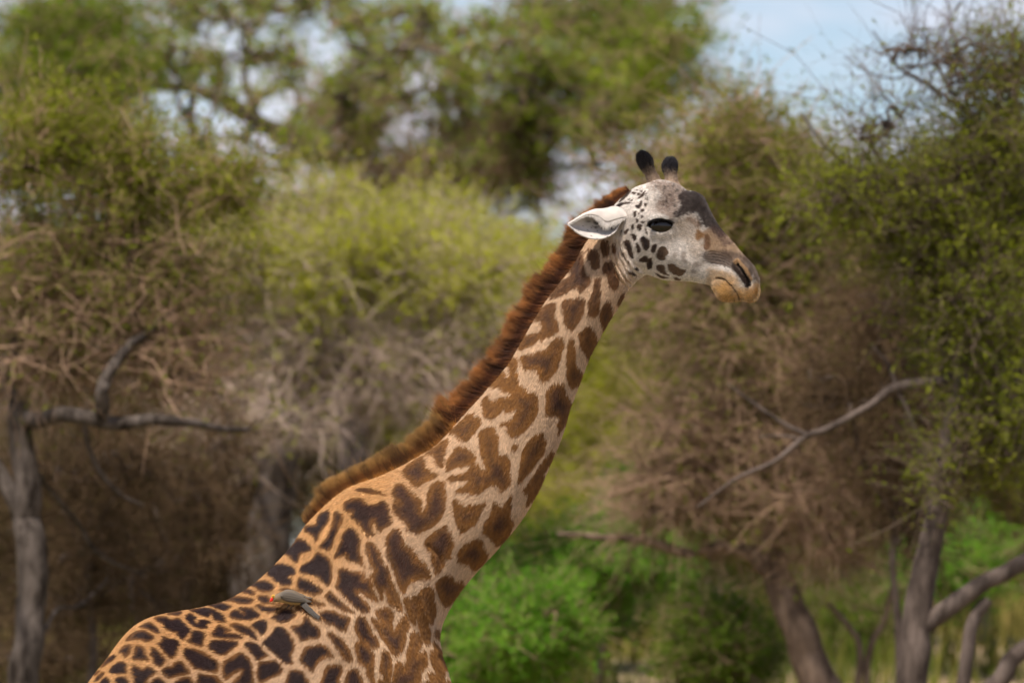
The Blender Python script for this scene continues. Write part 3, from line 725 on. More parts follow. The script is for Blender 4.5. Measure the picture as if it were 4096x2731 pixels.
# ------------------------------------------------------------------ giraffe: coat pattern, traced patch by patch on its flank (millimetres)
VIEWS = {'A': (2100, 950, .3189), 'B': (1900, 1250, .38265), 'C': (1600, 1550, .44643), 'D': (1400, 1900, .44643),
         'E': (1100, 1950, .38265), 'F': (1300, 2231, .31884), 'G': (800, 2231, .31884), 'H': (330, 2331, .2551),
         'K': (2200, 580, .44643)}
PATCHES = """
A 725,175 740,290 765,440 835,490 800,590 710,650 660,625 590,640 510,700 400,745 330,735 420,600 520,520 580,490 570,400 600,310 660,220
A 808,140 915,150 940,260 930,350 885,400 845,370 830,300 810,240
A 965,50 1045,40 1055,150 1030,215 1000,230 972,190
A 1095,90 1130,90 1130,170 1100,170
A 1010,310 1080,285 1120,340 1155,440 1180,540 1160,610 1115,650 1075,600 1045,540 1040,470 990,430 980,370
A 915,475 950,490 950,600 955,690 935,800 935,900 885,980 810,965 810,870 820,760 860,690 880,590 885,520
A 600,770 750,740 750,850 725,950 670,1060 610,1150 555,1130 500,1050 505,930 460,870 490,790
A 290,830 400,820 390,960 425,1070 415,1160 330,1220 200,1275 180,1230 180,1170 230,1130 190,1040 140,1020 200,900
A 170,1180 180,1250 120,1320 0,1380 -60,1370 -20,1240 80,1190
A 1035,775 1075,830 1105,950 1080,1050 1010,1165 985,1110 950,1030 945,960 985,850
A 1185,750 1240,690 1245,770 1185,830 1175,800
A 770,1100 860,1140 890,1230 950,1310 900,1420 840,1510 800,1550 780,1480 720,1400 690,1260 680,1200 730,1160
B 850,260 920,260 935,330 900,430 870,560 800,650 715,710 670,640 660,590 530,580 485,480 510,430 650,410 760,370 800,310
B 985,290 1030,270 1050,380 1055,540 1110,600 1140,640 1090,740 1010,770 970,650 965,520 970,400
B 395,470 445,470 440,600 460,740 400,810 340,820 270,780 180,750 270,640 310,590 345,680 375,620 360,540
B 490,760 560,830 620,820 665,880 655,1000 640,1080 560,1180 480,1260 370,1280 340,1190 270,1160 380,1110 440,1020 420,1000 330,1030 310,970 250,1060 170,1100 110,1060 80,930 150,860 170,920 280,880 370,880 410,800
B 820,750 920,740 960,860 1010,930 1000,1020 950,1130 890,1220 870,1260 870,1150 885,1090 800,1060 740,1050 750,920 740,850
B 430,1360 450,1400 420,1450 390,1410
C 640,230 720,270 725,330 670,400 600,470 530,440 510,400 450,400 550,300
C 440,450 420,560 400,680 380,720 340,680 310,600 240,590 350,510
C 40,735 220,610 240,690 300,750 360,780 260,820 160,880 90,820
C 520,520 650,550 680,620 640,670 560,700 490,710 430,750 425,660 470,590
C 780,350 850,360 885,470 890,600 950,590 985,650 985,740 995,840 920,910 850,860 780,890 700,940 570,930 510,920 600,860 620,820 530,830 440,820 470,780 590,760 660,670 700,680 740,730 770,730 740,600 720,480 720,390
C 1210,420 1290,400 1310,500 1270,600 1200,700 1120,790 1065,840 1075,760 1090,640 1110,540 1160,480
C 1365,560 1390,600 1330,690 1260,800 1190,890 1130,940 1115,900 1190,800 1270,670 1330,600
C 1300,780 1250,900 1160,1030 1140,1000 1180,890 1240,820
C 485,990 580,1040 700,1040 780,1020 740,1100 700,1190 620,1250 580,1290 540,1270 500,1170 485,1080
C 1000,960 1000,1060 990,1140 1020,1210 980,1310 890,1400 800,1330 755,1290 770,1190 820,1130 845,1020 910,1060 930,1080 960,1020
D 430,75 500,80 570,150 640,220 650,290 660,330 690,270 700,180 740,80 830,40 860,120 870,230 850,330 790,410 680,490 600,510 540,490 500,420 440,360 390,290 400,240 450,240 395,190 400,120
D 1170,560 1200,620 1240,700 1210,770 1120,830 1070,790 980,770 970,700 1010,640 1050,600
D 860,445 910,510 935,600 910,680 910,740 860,740 850,810 780,860 750,780 740,690 690,640 690,570 760,510
D 400,480 460,500 490,600 560,650 620,740 690,800 730,890 700,920 620,920 530,970 480,1040 430,960 400,850 350,740 330,620 340,540
D 880,880 950,930 1050,960 980,1050 910,1140 850,1150 810,1090 780,990 790,930
D 700,980 740,1010 760,1110 770,1210 740,1310 710,1310 690,1240 660,1170 650,1140 660,1200 680,1300 700,1400 680,1500 640,1400 600,1280 590,1330 540,1290 500,1180 480,1110 540,1080 600,1050
D 790,1370 820,1450 770,1430 760,1390
E 580,220 580,320 530,400 480,470 440,550 400,480 330,440 340,380 440,375 450,330 490,260
E 650,230 720,290 690,390 640,500 580,640 490,620 480,590 560,500 600,400 620,310
E 750,130 900,105 970,160 1050,170 1150,130 1200,210 1230,340 1230,370 1160,410 1100,460 1040,350 1030,430 1050,490 960,480 900,390 850,330 800,300 810,260 740,230
E 870,20 960,0 1080,30 1180,70 1110,60 1010,55 930,40
E 800,405 860,450 910,540 890,610 920,740 950,830 890,780 760,750 740,700 630,730 640,660 690,560 730,450
E 260,510 330,540 400,620 340,660 280,680 240,775 150,700 100,660 190,560
E 450,660 550,710 600,790 600,930 560,1010 490,960 430,910 280,870 290,800 390,740
E 70,780 150,790 220,830 220,890 150,910 190,950 180,1000 80,1000 0,940 -60,880 -30,810
E 260,930 350,950 500,1040 480,1090 420,1110 320,1080 240,1030
E 580,1065 640,1120 700,1170 780,1250 840,1290 760,1290 620,1220 550,1160 520,1120
E 680,830 830,860 950,890 930,940 990,930 1020,1000 1050,1090 1090,1170 1000,1150 900,1090 850,1070 960,1190 1000,1250 950,1300 850,1250 750,1150 690,1080 630,1030 660,940
E 960,570 1050,580 1100,660 1130,760 1190,840 1220,950 1270,1050 1310,1150 1330,1270 1260,1240 1190,1190 1170,1080 1140,1060 1130,1160 1080,1080 1030,960 1010,890 1050,860 1000,800 970,680
E 480,1290 600,1270 700,1310 790,1350 770,1430 730,1490 620,1440 500,1380 490,1350
E 410,1150 530,1210 470,1230 400,1210 350,1190
F 400,720 500,720 560,820 600,920 660,1000 670,1100 610,1110 500,1040 540,1090 620,1190 610,1330 620,1600 540,1450 520,1350 440,1300 400,1200 370,1060 440,1010 400,940 380,860
F 750,600 870,650 850,720 850,880 890,870 940,760 1010,700 1060,820 1030,900 1000,1080 960,1170 860,1200 810,1130 760,1060 680,940 620,850 570,760 580,730 640,760 720,810 700,770 640,700 640,650
F 730,1140 790,1170 830,1280 830,1400 800,1600 690,1600 680,1500 740,1500 690,1380 710,1260 700,1190
F 1080,910 1180,930 1220,1030 1200,1090 1160,1180 1240,1130 1270,1200 1270,1330 1200,1420 1200,1480 1140,1600 860,1600 870,1400 900,1290 980,1310 990,1380 1010,1300 1030,1150 1060,1030
F 40,900 120,930 220,1000 290,1090 330,1180 355,1260 310,1290 250,1250 170,1140 90,1030 40,960
F 210,1310 220,1400 190,1490 180,1620 -60,1640 0,1420 30,1340 100,1320
F 380,1360 440,1420 480,1520 470,1640 250,1640 270,1470 310,1390
F 1310,1150 1370,1160 1410,1250 1440,1330 1490,1420 1490,1480 1400,1440 1350,1340 1310,1260
F 1320,1410 1410,1460 1490,1490 1490,1600 1250,1600 1270,1510 1320,1500 1280,1440
F 1360,1010 1430,1120 1470,1200 1540,1370 1480,1380 1420,1260 1370,1140
F 1380,880 1440,880 1460,1000 1410,990 1380,940
F 1525,1490 1600,1600 1520,1600
F 1160,730 1230,660 1290,800 1320,940 1310,1040 1270,1080 1220,980 1180,850
G 820,265 900,300 950,350 900,400 800,415 720,360 650,330 720,290
G 590,375 650,375 720,430 670,450 590,430 530,400
G 740,225 730,260 690,270 640,290
G 440,465 560,475 660,490 685,520 640,565 500,560 410,540 330,530 390,490
G 300,555 400,580 425,600 340,650 260,640 180,605 100,590 200,575
G 90,620 180,640 260,670 330,740 350,800 280,800 210,780 180,740 165,690 125,740 50,720 -20,690 -105,650 -10,640
G 500,610 620,610 690,630 770,710 680,760 580,770 430,750 390,700 440,650 490,640 580,700 540,650
G 740,460 830,450 900,480 890,540 950,540 1050,560 1050,580 900,570 800,550 750,510
G 750,570 850,600 1050,600 980,650 880,675 780,640 720,590
G 1090,610 1180,650 1220,700 1100,795 990,780 910,730 970,690 1030,640
G 1210,590 1290,580 1390,690 1290,670 1230,640
G 1020,380 1120,365 1220,410 1100,410
G 1310,730 1370,730 1420,800 1500,850 1520,930 1490,1000 1390,1000 1280,1030 1230,950 1160,850 1240,830 1290,800
G 820,760 860,830 840,910 790,950 720,890 660,840 690,800
G 440,805 560,830 640,870 700,930 740,1020 650,980 540,930 470,890 400,850
G 260,830 330,860 410,900 340,920 400,930 480,940 560,980 530,1000 340,1000 230,990 165,960 190,900
G 970,850 1070,870 1140,950 1200,1050 1190,1150 1150,1200 1180,1310 1070,1310 990,1230 940,1190 860,1120 800,1060 850,990 920,930
G 200,1020 340,1020 490,1040 480,1090 410,1150 320,1215 220,1190 120,1120 140,1060
G 610,1035 730,1060 820,1150 870,1210 800,1250 740,1290 680,1220 640,1150 570,1090
G 1330,1100 1450,1070 1560,1070 1630,1120 1690,1220 1570,1240 1470,1330 1430,1430 1370,1370 1290,1310 1260,1250 1300,1160
G 510,1170 570,1190 650,1280 680,1390 690,1500 680,1600 400,1600 520,1440 530,1400 440,1450 340,1520 300,1450 290,1390 320,1290 420,1230
G 760,1300 880,1280 950,1270 1030,1330 1050,1400 990,1460 900,1500 800,1550 740,1540 730,1420
G 1160,1390 1300,1410 1340,1470 1390,1620 1100,1620 1110,1460
H 1170,540 1250,520 1370,530 1420,570 1500,550 1570,570 1620,640 1720,720 1680,800 1590,900 1520,820 1500,770 1440,770 1320,710 1290,640 1200,590
H 1370,490 1480,455 1600,450 1540,510 1440,500
H 1700,470 1790,510 1810,540 1780,590 1830,630 1870,580 1950,570 2050,610 1990,640 1980,700 1890,705 1780,680 1700,610 1650,540
H 1070,610 1130,630 1190,690 1250,770 1180,780 1080,730 940,680 1000,635
H 850,750 950,735 1020,740 1100,790 1160,850 1060,920 960,890 820,880 710,885 770,810
H 690,960 790,955 800,1020 750,1110 700,1150 650,1090 600,1060 640,1000
H 860,970 960,980 1010,1060 1050,1170 1050,1220 940,1200 800,1190 830,1090
H 1110,1000 1190,1030 1270,1120 1330,1210 1280,1280 1220,1300 1140,1240 1110,1150 1090,1050
H 1280,830 1400,870 1480,880 1560,960 1510,1050 1480,1140 1410,1170 1320,1110 1240,1010 1200,940 1270,900
H 1760,740 1860,750 1950,800 1930,880 1920,980 1830,980 1680,920 1720,830
H 1630,1020 1770,1030 1920,1070 2020,1130 2156,1230 2150,1380 2090,1400 1900,1360 1780,1330 1690,1220 1600,1130
H 1540,1210 1620,1260 1700,1380 1690,1420 1560,1440 1380,1490 1290,1420 1250,1370 1360,1300 1430,1300 1460,1240
H 830,1280 900,1310 960,1340 1020,1300 1080,1300 1180,1380 1120,1440 1060,1500 1000,1620 850,1620 820,1460 790,1370
H 620,1210 730,1260 700,1330 720,1400 620,1405 540,1410 450,1380 490,1290
H 535,1095 540,1160 450,1220 330,1300 380,1210 460,1130
H 300,1345 290,1380 220,1430 240,1370
H 370,1370 340,1450 260,1520 220,1520 270,1430
H 400,1460 440,1500 460,1620 290,1620 330,1500
H 560,1480 650,1450 730,1500 740,1620 560,1620
H 1210,1470 1290,1510 1330,1620 1070,1620 1130,1510
H 1680,1450 1740,1500 1760,1620 1430,1620 1530,1500
H 1850,1400 1960,1430 2080,1430 2170,1490 2200,1620 1830,1620 1820,1480
"""  # also holds one small dark shape just below the bird's tail
SPOTS = """
K 660,860 710,840 740,900 750,970 755,1010 720,1000 690,930
K 730,790 780,800 775,840 755,860
K 815,830 850,815 905,860 900,920 865,950 830,900
K 775,870 800,880 825,950 790,960 775,920
K 930,890 970,890 960,940 930,970 910,940
K 990,920 1030,905 1070,950 1050,1000 1040,1030 990,1030 955,990
K 860,730 885,790 885,810 865,780
K 790,710 825,710 825,750 805,770 785,740
K 740,710 760,710 755,755 738,750
K 775,650 800,660 795,690 780,690
K 755,600 785,590 775,640 755,635
K 820,570 855,575 840,600 820,595
K 765,540 805,530 815,500 835,500 830,540 800,570 775,560
K 855,515 880,525 865,550 850,540
K 820,625 840,630 835,650 820,645
K 792,608 808,608 800,632
K 830,680 852,685 845,700 825,692
K 740,420 788,422 760,444
K 788,430 822,433 790,458
K 700,400 740,380 738,410 700,460 650,500 625,505 665,450
K 570,565 640,510 720,508 745,520 660,532 590,575
K 845,420 862,405 852,450 800,482 785,482
K 862,440 874,428 870,480 858,487
K 878,455 892,460 884,490 873,486
K 700,480 733,473 710,493
K 728,492 758,485 730,503
K 778,398 803,405 785,414
K 818,403 843,410 825,422
K 960,1080 1010,1070 1040,1090 1045,1130 1080,1170 1030,1160 970,1120
K 1065,1070 1110,1065 1180,1110 1230,1120 1190,1170 1130,1165 1085,1140 1060,1100
K 800,1030 850,990 885,1010 880,1050 830,1050
K 890,1020 920,1015 930,1080 910,1110 885,1110 870,1080
K 940,1140 1000,1165 1080,1190 1000,1192
K 1120,1180 1160,1190 1180,1210 1130,1212
K 755,1090 790,1095 800,1125 770,1115
K 630,910 660,950 680,1030 660,1010 640,970
K 695,1020 720,1050 715,1072
K 665,770 710,740 700,780 675,800
K 635,770 655,755 640,800
K 705,1120 770,1150 775,1172 720,1150
"""
FAINT = """
K 1110,970 1150,965 1140,1000 1115,1005
K 1290,1060 1330,1040 1365,1070 1350,1090 1300,1085
K 1270,1120 1310,1115 1320,1140 1280,1155
K 1375,1040 1400,1035 1395,1060
K 1190,960 1230,960 1225,1020 1250,1050 1230,1060 1190,1030
"""


def parse(txt):
    out = []
    for ln in txt.strip().splitlines():
        k, *pts = ln.split()
        ox, oy, s = VIEWS[k]
        P = np.array([[float(c) for c in q.split(',')] for q in pts])
        out.append(np.stack([ox + s * P[:, 0], oy + s * P[:, 1]], 1))
    return out


RES = 2.0
RX0, RX1, RY0, RY1 = 200, 3080, 560, 3560
RW, RH = int((RX1 - RX0) / RES) + 1, int((RY1 - RY0) / RES) + 1
gx, gy = np.meshgrid(RX0 + np.arange(RW) * RES, RY0 + np.arange(RH) * RES)


def sd_poly(P, X, Y):
    """Signed distance (inside positive) to the closed polygon P."""
    d = np.full(X.shape, 1e9)
    ins = np.zeros(X.shape, bool)
    for (x0, y0), (x1, y1) in zip(P, np.roll(P, -1, 0)):
        ex, ey = x1 - x0, y1 - y0
        t = np.clip(((X - x0) * ex + (Y - y0) * ey) / (ex * ex + ey * ey + 1e-9), 0, 1)
        d = np.minimum(d, (X - x0 - t * ex) ** 2 + (Y - y0 - t * ey) ** 2)
        c = (y0 > Y) != (y1 > Y)
        ins ^= c & (X < ex * (Y - y0) / (ey if abs(ey) > 1e-9 else 1e-9) + x0)
    d = np.sqrt(d)
    return np.where(ins, d, -d)


def sd_line(P, X, Y):
    d = np.full(X.shape, 1e9)
    for (x0, y0), (x1, y1) in zip(P[:-1], P[1:]):
        ex, ey = x1 - x0, y1 - y0
        t = np.clip(((X - x0) * ex + (Y - y0) * ey) / (ex * ex + ey * ey + 1e-9), 0, 1)
        d = np.minimum(d, (X - x0 - t * ex) ** 2 + (Y - y0 - t * ey) ** 2)
    return np.sqrt(d)


def window(P, pad):
    i0 = max(0, int((P[:, 0].min() - pad - RX0) / RES)); i1 = min(RW, int((P[:, 0].max() + pad - RX0) / RES) + 2)
    j0 = max(0, int((P[:, 1].min() - pad - RY0) / RES)); j1 = min(RH, int((P[:, 1].max() + pad - RY0) / RES) + 2)
    return slice(j0, j1), slice(i0, i1)


def stamp(polys, arr, pad=24, sm=4):
    for P in polys:
        S = spline(P, sm, True)
        w = window(S, pad)
        arr[w] = np.maximum(arr[w], sd_poly(S, gx[w], gy[w]))


KP = lambda pts: np.array([[2200 + .44643 * x, 580 + .44643 * y] for x, y in pts])
sd = np.full(gx.shape, -30.0)
stamp(parse(PATCHES), sd)
# the flank below the picture: a net of the same kind of patches
low = gy[:, 0] > 2715
jl = np.argmax(low)
seeds = np.array([[x + RNG.uniform(-45, 45) + (55 if k % 2 else 0), y + RNG.uniform(-40, 40)]
                  for k, y in enumerate(range(2690, 3600, 115)) for x in range(150, 2200, 120)])
X, Y = gx[jl:], gy[jl:]
d1 = np.full(X.shape, 1e9); d2 = d1.copy()
for sx, sy in seeds:
    d = np.hypot(X - sx, Y - sy)
    d2 = np.minimum(d2, np.maximum(d1, d)); d1 = np.minimum(d1, d)
sd[jl:] = np.where(Y > 2740, np.maximum(sd[jl:], np.clip((d2 - d1) / 2 - 14, -30, 60)), sd[jl:])
sdh = np.full(gx.shape, -30.0)
stamp(parse(SPOTS), sdh, 16)
sdf_ = np.full(gx.shape, -30.0)
stamp(parse(FAINT), sdf_, 16)

P3 = np.stack([gx, gy, np.zeros_like(gx)], -1)
n_fine = vnoise(P3 / 7.0) - .5
n_mid = vnoise(P3 / 22.0 + 9.1) - .5
n_big = vnoise(P3 / 60.0 + 3.3) - .5
n_huge = vnoise(P3 / 170.0 + 5.7) - .5
n_hair = vnoise(P3 / np.array([3.2, 6.5, 1.0]) + 2.2) - .5

DORSAL = np.array([(2342, 975), (2281, 1080), (2186, 1202), (2107, 1332), (2029, 1463), (1933, 1576), (1837, 1681), (1750, 1775),
                   (1640, 1845), (1533, 1898), (1428, 1942), (1341, 1994), (1271, 2055), (1228, 2099), (1167, 2186), (1097, 2264),
                   (1010, 2342), (906, 2403), (830, 2425), (766, 2438), (700, 2450), (640, 2463), (595, 2477), (540, 2516),
                   (470, 2595), (409, 2664), (357, 2731), (250, 2880)], float)
ddor = np.full(gx.shape, 400.0)
wn_ = window(DORSAL[6:], 420)
ddor[wn_] = sd_line(DORSAL[6:], gx[wn_], gy[wn_])
backness = (1 - sstep(40, 430, ddor + n_huge * 120)) * sstep(1900, 1450, gx)
rear = sstep(1750, 1250, gx)
headness = sstep(-60, 60, ((gx - 2490) * .86 + (gy - 1010) * -.35) + n_mid * 30)
headness = np.maximum(headness, sstep(2600, 2680, gx))

c3 = lambda r, g, b: np.array([r, g, b])
mix = lambda a, b, t: a + (b - a) * t[..., None]
pale = mix(np.broadcast_to(c3(.68, .465, .305), gx.shape + (3,)), c3(.61, .335, .14), np.clip(backness * 1.15, 0, 1))
pale = mix(pale, c3(.60, .395, .25), rear * (1 - backness) * .6)
pale = mix(pale, c3(.79, .72, .675), headness)
pale = pale * (1 + .10 * n_mid + .12 * n_big + .20 * n_hair)[..., None]
pale = mix(pale, c3(.52, .40, .31), np.clip(n_huge + n_big * .6, 0, 1) * headness * .5)
rim = mix(np.broadcast_to(c3(.255, .110, .028), gx.shape + (3,)), c3(.18, .074, .022), rear * .7)
core = mix(np.broadcast_to(c3(.066, .030, .024), gx.shape + (3,)), c3(.029, .0135, .0135), rear)
upneck = sstep(1500, 1050, gy) * (gx > 2000)
rim = mix(rim, c3(.14, .066, .034), upneck * .8)
core = mix(core, c3(.032, .017, .016), upneck * .7)
tcol = sstep(3, 52 - 18 * rear, sd * (1 + rear * .9 + upneck * .4) + n_big * 26 + n_huge * 24 + n_mid * 8 + backness * 10) * (.88 + .12 * rear)
patch = mix(rim, core, tcol) * (1 + .30 * n_mid + .25 * n_fine + .45 * n_hair)[..., None]
jag = sd + 3.4 - 1.6 * rear + n_fine * (6 - 3 * rear) + n_mid * (5 - 3 * rear)
mask = sstep(-1.6, 1.6, jag)
coat = mix(pale, patch, mask)
# face
spot_c = mix(np.broadcast_to(c3(.085, .052, .038), gx.shape + (3,)), c3(.030, .018, .018), sstep(2, 12, sdh + n_mid * 14)) 
spot_c = mix(spot_c, c3(.17, .105, .066), sstep(2620, 2680, gx + 0 * gy))
coat = mix(coat, spot_c, sstep(-1.3, 1.3, sdh + n_fine * 4))
coat = mix(coat, c3(.36, .29, .25), sstep(-5, 4, sdf_ + n_fine * 5) * .7)
KEY = .85


def soft(poly, col, feather, amount=1.0, nz_=12.0, grain=0.0, smooth=4):
    P = spline(KP(poly), smooth, True)
    w = window(P, feather + 20)
    s = sd_poly(P, gx[w], gy[w]) + n_mid[w] * nz_ + n_fine[w] * nz_ * .6
    k = sstep(-feather, feather, s) * amount
    if grain:
        k = np.clip(k + (vnoise(P3[w] / 5.0 + 1.7) - .5) * grain * sstep(0.03, .4, k) * sstep(1.0, .6, k), 0, 1)
    coat[w] = coat[w] + (np.asarray(col) - coat[w]) * k[..., None]


def stroke(line, col, width, feather, amount=1.0):
    P = spline(KP(line), 5)
    w = window(P, width + feather + 6)
    k = (1 - sstep(width, width + feather, sd_line(P, gx[w], gy[w]) + n_fine[w] * 2)) * amount
    coat[w] = coat[w] + (np.asarray(col) - coat[w]) * k[..., None]


soft([(900, 330), (1150, 330), (1230, 440), (1200, 560), (1120, 660), (1000, 640), (920, 560), (980, 470)], (.30, .215, .17), 26, .85, 26, .9)
soft([(1130, 680), (1290, 640), (1400, 780), (1420, 900), (1340, 1010), (1240, 960), (1230, 860), (1130, 770)], (.50, .40, .32), 26, .7, 22, .5)
soft([(1020, 440), (1100, 430), (1130, 520), (1060, 590), (1010, 540)], (.20, .135, .11), 16, .45, 22, .9)
soft([(1400, 740), (1560, 760), (1700, 880), (1810, 1010), (1720, 1080), (1560, 1010), (1440, 980), (1380, 900)], (.36, .225, .125), 16, .9, 14, .4)
soft([(1170, 435), (1290, 385), (1400, 420), (1450, 530), (1500, 630), (1550, 720), (1600, 800), (1510, 830), (1440, 765), (1395, 765), (1350, 715), (1335, 650), (1285, 612), (1230, 610), (1180, 640), (1125, 665), (1140, 590), (1165, 510)],
     (.036, .022, .020), 12, .95, 18, .9)
soft([(1440, 730), (1570, 780), (1650, 870), (1590, 905), (1480, 830)], (.12, .07, .06), 10, .6, 14, .8)
soft([(1330, 770), (1375, 785), (1375, 815), (1350, 855), (1315, 840)], (.30, .15, .055), 7, .9, 12)
soft([(1250, 655), (1330, 690), (1350, 740), (1320, 730), (1240, 680)], (.22, .12, .07), 8, .55, 12)
soft([(1405, 810), (1440, 830), (1447, 900), (1420, 945), (1388, 935), (1385, 880)], (.19, .10, .055), 4, .95, 8)
soft([(1380, 975), (1480, 950), (1600, 960), (1710, 970), (1800, 1020), (1860, 1100), (1890, 1180), (1890, 1260), (1810, 1200), (1770, 1260), (1700, 1190), (1640, 1120), (1550, 1100), (1440, 1060), (1370, 1010)],
     (.125, .083, .062), 12, .92, 16, .5)
soft([(1440, 1110), (1560, 1130), (1660, 1170), (1760, 1270), (1830, 1230), (1880, 1300), (1860, 1400), (1790, 1430), (1680, 1420), (1540, 1420), (1470, 1330), (1420, 1240)],
     (.62, .44, .28), 14, .92, 14, .3)
soft([(1490, 1260), (1600, 1230), (1690, 1310), (1690, 1400), (1560, 1410), (1490, 1340)], (.62, .34, .10), 30, .85, 18, .3)
soft([(1740, 1330), (1820, 1280), (1870, 1300), (1850, 1400), (1780, 1420)], (.62, .345, .11), 24, .8, 16, .3)
soft([(1655, 1040), (1690, 1025), (1750, 1085), (1810, 1180), (1805, 1230), (1770, 1190), (1710, 1110), (1660, 1080)], (.48, .30, .16), 3, .95, 4)
stroke([(1690, 1075), (1735, 1135), (1785, 1215), (1795, 1260)], (.02, .012, .01), 5.0, 4)
stroke([(1650, 1085), (1690, 1140), (1745, 1210), (1775, 1265)], (.045, .028, .022), 4.5, 8)
stroke([(1500, 1195), (1555, 1205), (1630, 1255), (1685, 1325), (1708, 1385)], (.10, .06, .04), 1.5, 3)
for dy, a in ((0, .5), (26, .45), (52, .4), (80, .35), (-24, .3)):
    stroke([(1390, 985 + dy * .6), (1470, 980 + dy), (1560, 1000 + dy), (1640, 1050 + dy * .9)], (.045, .03, .026), .8, 3.5, a)
_w = window(KP([(900, 330), (1250, 680)]), 10)
_sp = vnoise(P3[_w] / np.array([6.0, 9.0, 1.0]) + 31)
_rg = sstep(-20, 20, sd_poly(KP([(930, 340), (1150, 340), (1230, 450), (1150, 620), (1020, 600), (960, 480)]), gx[_w], gy[_w]))
coat[_w] *= (1 - .62 * sstep(.66, .80, _sp) * _rg)[..., None]
EYE = [(880, 722), (900, 692), (940, 676), (990, 670), (1045, 672), (1085, 684), (1108, 702), (1090, 735), (1050, 757), (1000, 772), (950, 768), (912, 750)]
stroke([(1010, 655), (1060, 655), (1105, 680)], (.20, .15, .13), 2, 8, .5)
soft(EYE, (.012, .009, .009), 5, 1.0, 0, 0)
stroke([(875, 722), (895, 690), (935, 672), (990, 665), (1050, 668), (1095, 686)], (.012, .009, .009), 3.0, 3)
stroke([(878, 725), (910, 752), (950, 772), (1000, 778), (1050, 765), (1095, 738)], (.05, .04, .038), 1.6, 4)
stroke([(890, 655), (940, 640), (1000, 638), (1060, 650)], (.80, .74, .70), 4, 7, .8)
stroke([(905, 785), (950, 803), (1010, 806), (1070, 788)], (.42, .36, .33), 1.2, 4, .6)
# dark skin lines of the throat folds
FOLDS = [[(590, 850), (610, 950), (650, 1060), (720, 1170), (770, 1205)], [(625, 860), (645, 960), (690, 1060), (750, 1140), (800, 1185)],
         [(560, 860), (580, 980), (620, 1110), (690, 1210), (745, 1250)], [(660, 960), (700, 1050), (770, 1130), (825, 1165)],
         [(530, 880), (545, 990), (590, 1130), (660, 1240), (715, 1275)], [(500, 880), (505, 980), (540, 1110)], [(470, 880), (475, 980), (490, 1080)]]


_hd = sstep(2440, 2560, gx)
coat *= (1 + _hd * (.34 * n_hair + .20 * n_fine + .10 * n_mid))[..., None]
coat *= KEY


def lut(PXv, PYv, arr=None):
    """Coat colour at photograph positions (bilinear)."""
    arr = coat if arr is None else arr
    u = np.clip((PXv - RX0) / RES, 0, RW - 1.001); v = np.clip((PYv - RY0) / RES, 0, RH - 1.001)
    i, j = u.astype(int), v.astype(int)
    fu, fv = u - i, v - j
    if arr.ndim == 3:
        fu, fv = fu[..., None], fv[..., None]
    return (arr[j, i] * (1 - fu) + arr[j, i + 1] * fu) * (1 - fv) + (arr[j + 1, i] * (1 - fu) + arr[j + 1, i + 1] * fu) * fv


# ------------------------------------------------------------------ giraffe: body surface
# back line x,y | belly line x,y | half width | section exponents (top, bottom), from the muzzle to the tail
ST = np.array([
    (3019, 1190, 3013, 1203, .014, .5, .5), (3026, 1165, 3004, 1211, .034, .5, .5), (3027, 1132, 2984, 1213, .047, .46, .5),
    (3018, 1098, 2954, 1210, .056, .42, .5), (3004, 1071, 2914, 1211, .061, .40, .5), (2983, 1046, 2884, 1203, .062, .40, .5),
    (2959, 1020, 2860, 1172, .060, .42, .5), (2932, 986, 2838, 1148, .058, .44, .5), (2897, 946, 2803, 1138, .060, .46, .5),
    (2866, 906, 2758, 1130, .066, .46, .52), (2840, 860, 2704, 1126, .074, .44, .56), (2821, 822, 2656, 1122, .084, .42, .6),
    (2805, 793, 2625, 1112, .093, .40, .62), (2778, 776, 2606, 1104, .101, .38, .64), (2746, 770, 2592, 1100, .107, .36, .66),
    (2706, 742, 2581, 1101, .110, .36, .66), (2660, 732, 2571, 1105, .108, .38, .64), (2600, 741, 2560, 1112, .103, .40, .60),
    (2545, 754, 2547, 1123, .096, .42, .56), (2492, 795, 2531, 1139, .088, .46, .52), (2440, 850, 2513, 1158, .083, .48, .5),
    (2395, 905, 2497, 1186, .083, .5, .5), (2342, 975, 2472, 1228, .086, .5, .5), (2281, 1080, 2429, 1295, .091, .5, .5),
    (2186, 1202, 2362, 1419, .098, .5, .5), (2107, 1332, 2323, 1518, .106, .5, .5), (2029, 1463, 2283, 1622, .114, .5, .5),
    (1933, 1576, 2247, 1742, .124, .52, .5), (1837, 1681, 2203, 1848, .136, .54, .5), (1750, 1775, 2149, 1970, .150, .56, .5),
    (1640, 1845, 2079, 2085, .166, .58, .5), (1533, 1898, 1992, 2190, .184, .6, .5), (1428, 1942, 1890, 2302, .204, .62, .5),
    (1341, 1994, 1836, 2370, .226, .64, .5), (1271, 2055, 1794, 2438, .250, .66, .5), (1228, 2099, 1767, 2498, .270, .66, .48),
    (1167, 2186, 1758, 2585, .292, .66, .46), (1097, 2264, 1790, 2690, .312, .65, .46), (1010, 2342, 1830, 2870, .332, .64, .46),
    (906, 2403, 1790, 3100, .352, .62, .47), (830, 2425, 1660, 3280, .372, .60, .48), (766, 2438, 1480, 3380, .388, .58, .5),
    (700, 2450, 1250, 3430, .398, .56, .5), (640, 2463, 1000, 3410, .398, .54, .5), (580, 2487, 780, 3350, .388, .52, .5),
    (520, 2535, 560, 3230, .366, .5, .5), (440, 2630, 400, 3080, .318, .5, .5), (370, 2715, 320, 2960, .240, .5, .5),
    (315, 2800, 280, 2890, .110, .5, .5)], float)
NS = len(ST)
step = np.where(np.arange(NS - 1) < 22, 3.0, np.where(np.arange(NS - 1) < 36, 5.0, 7.5))
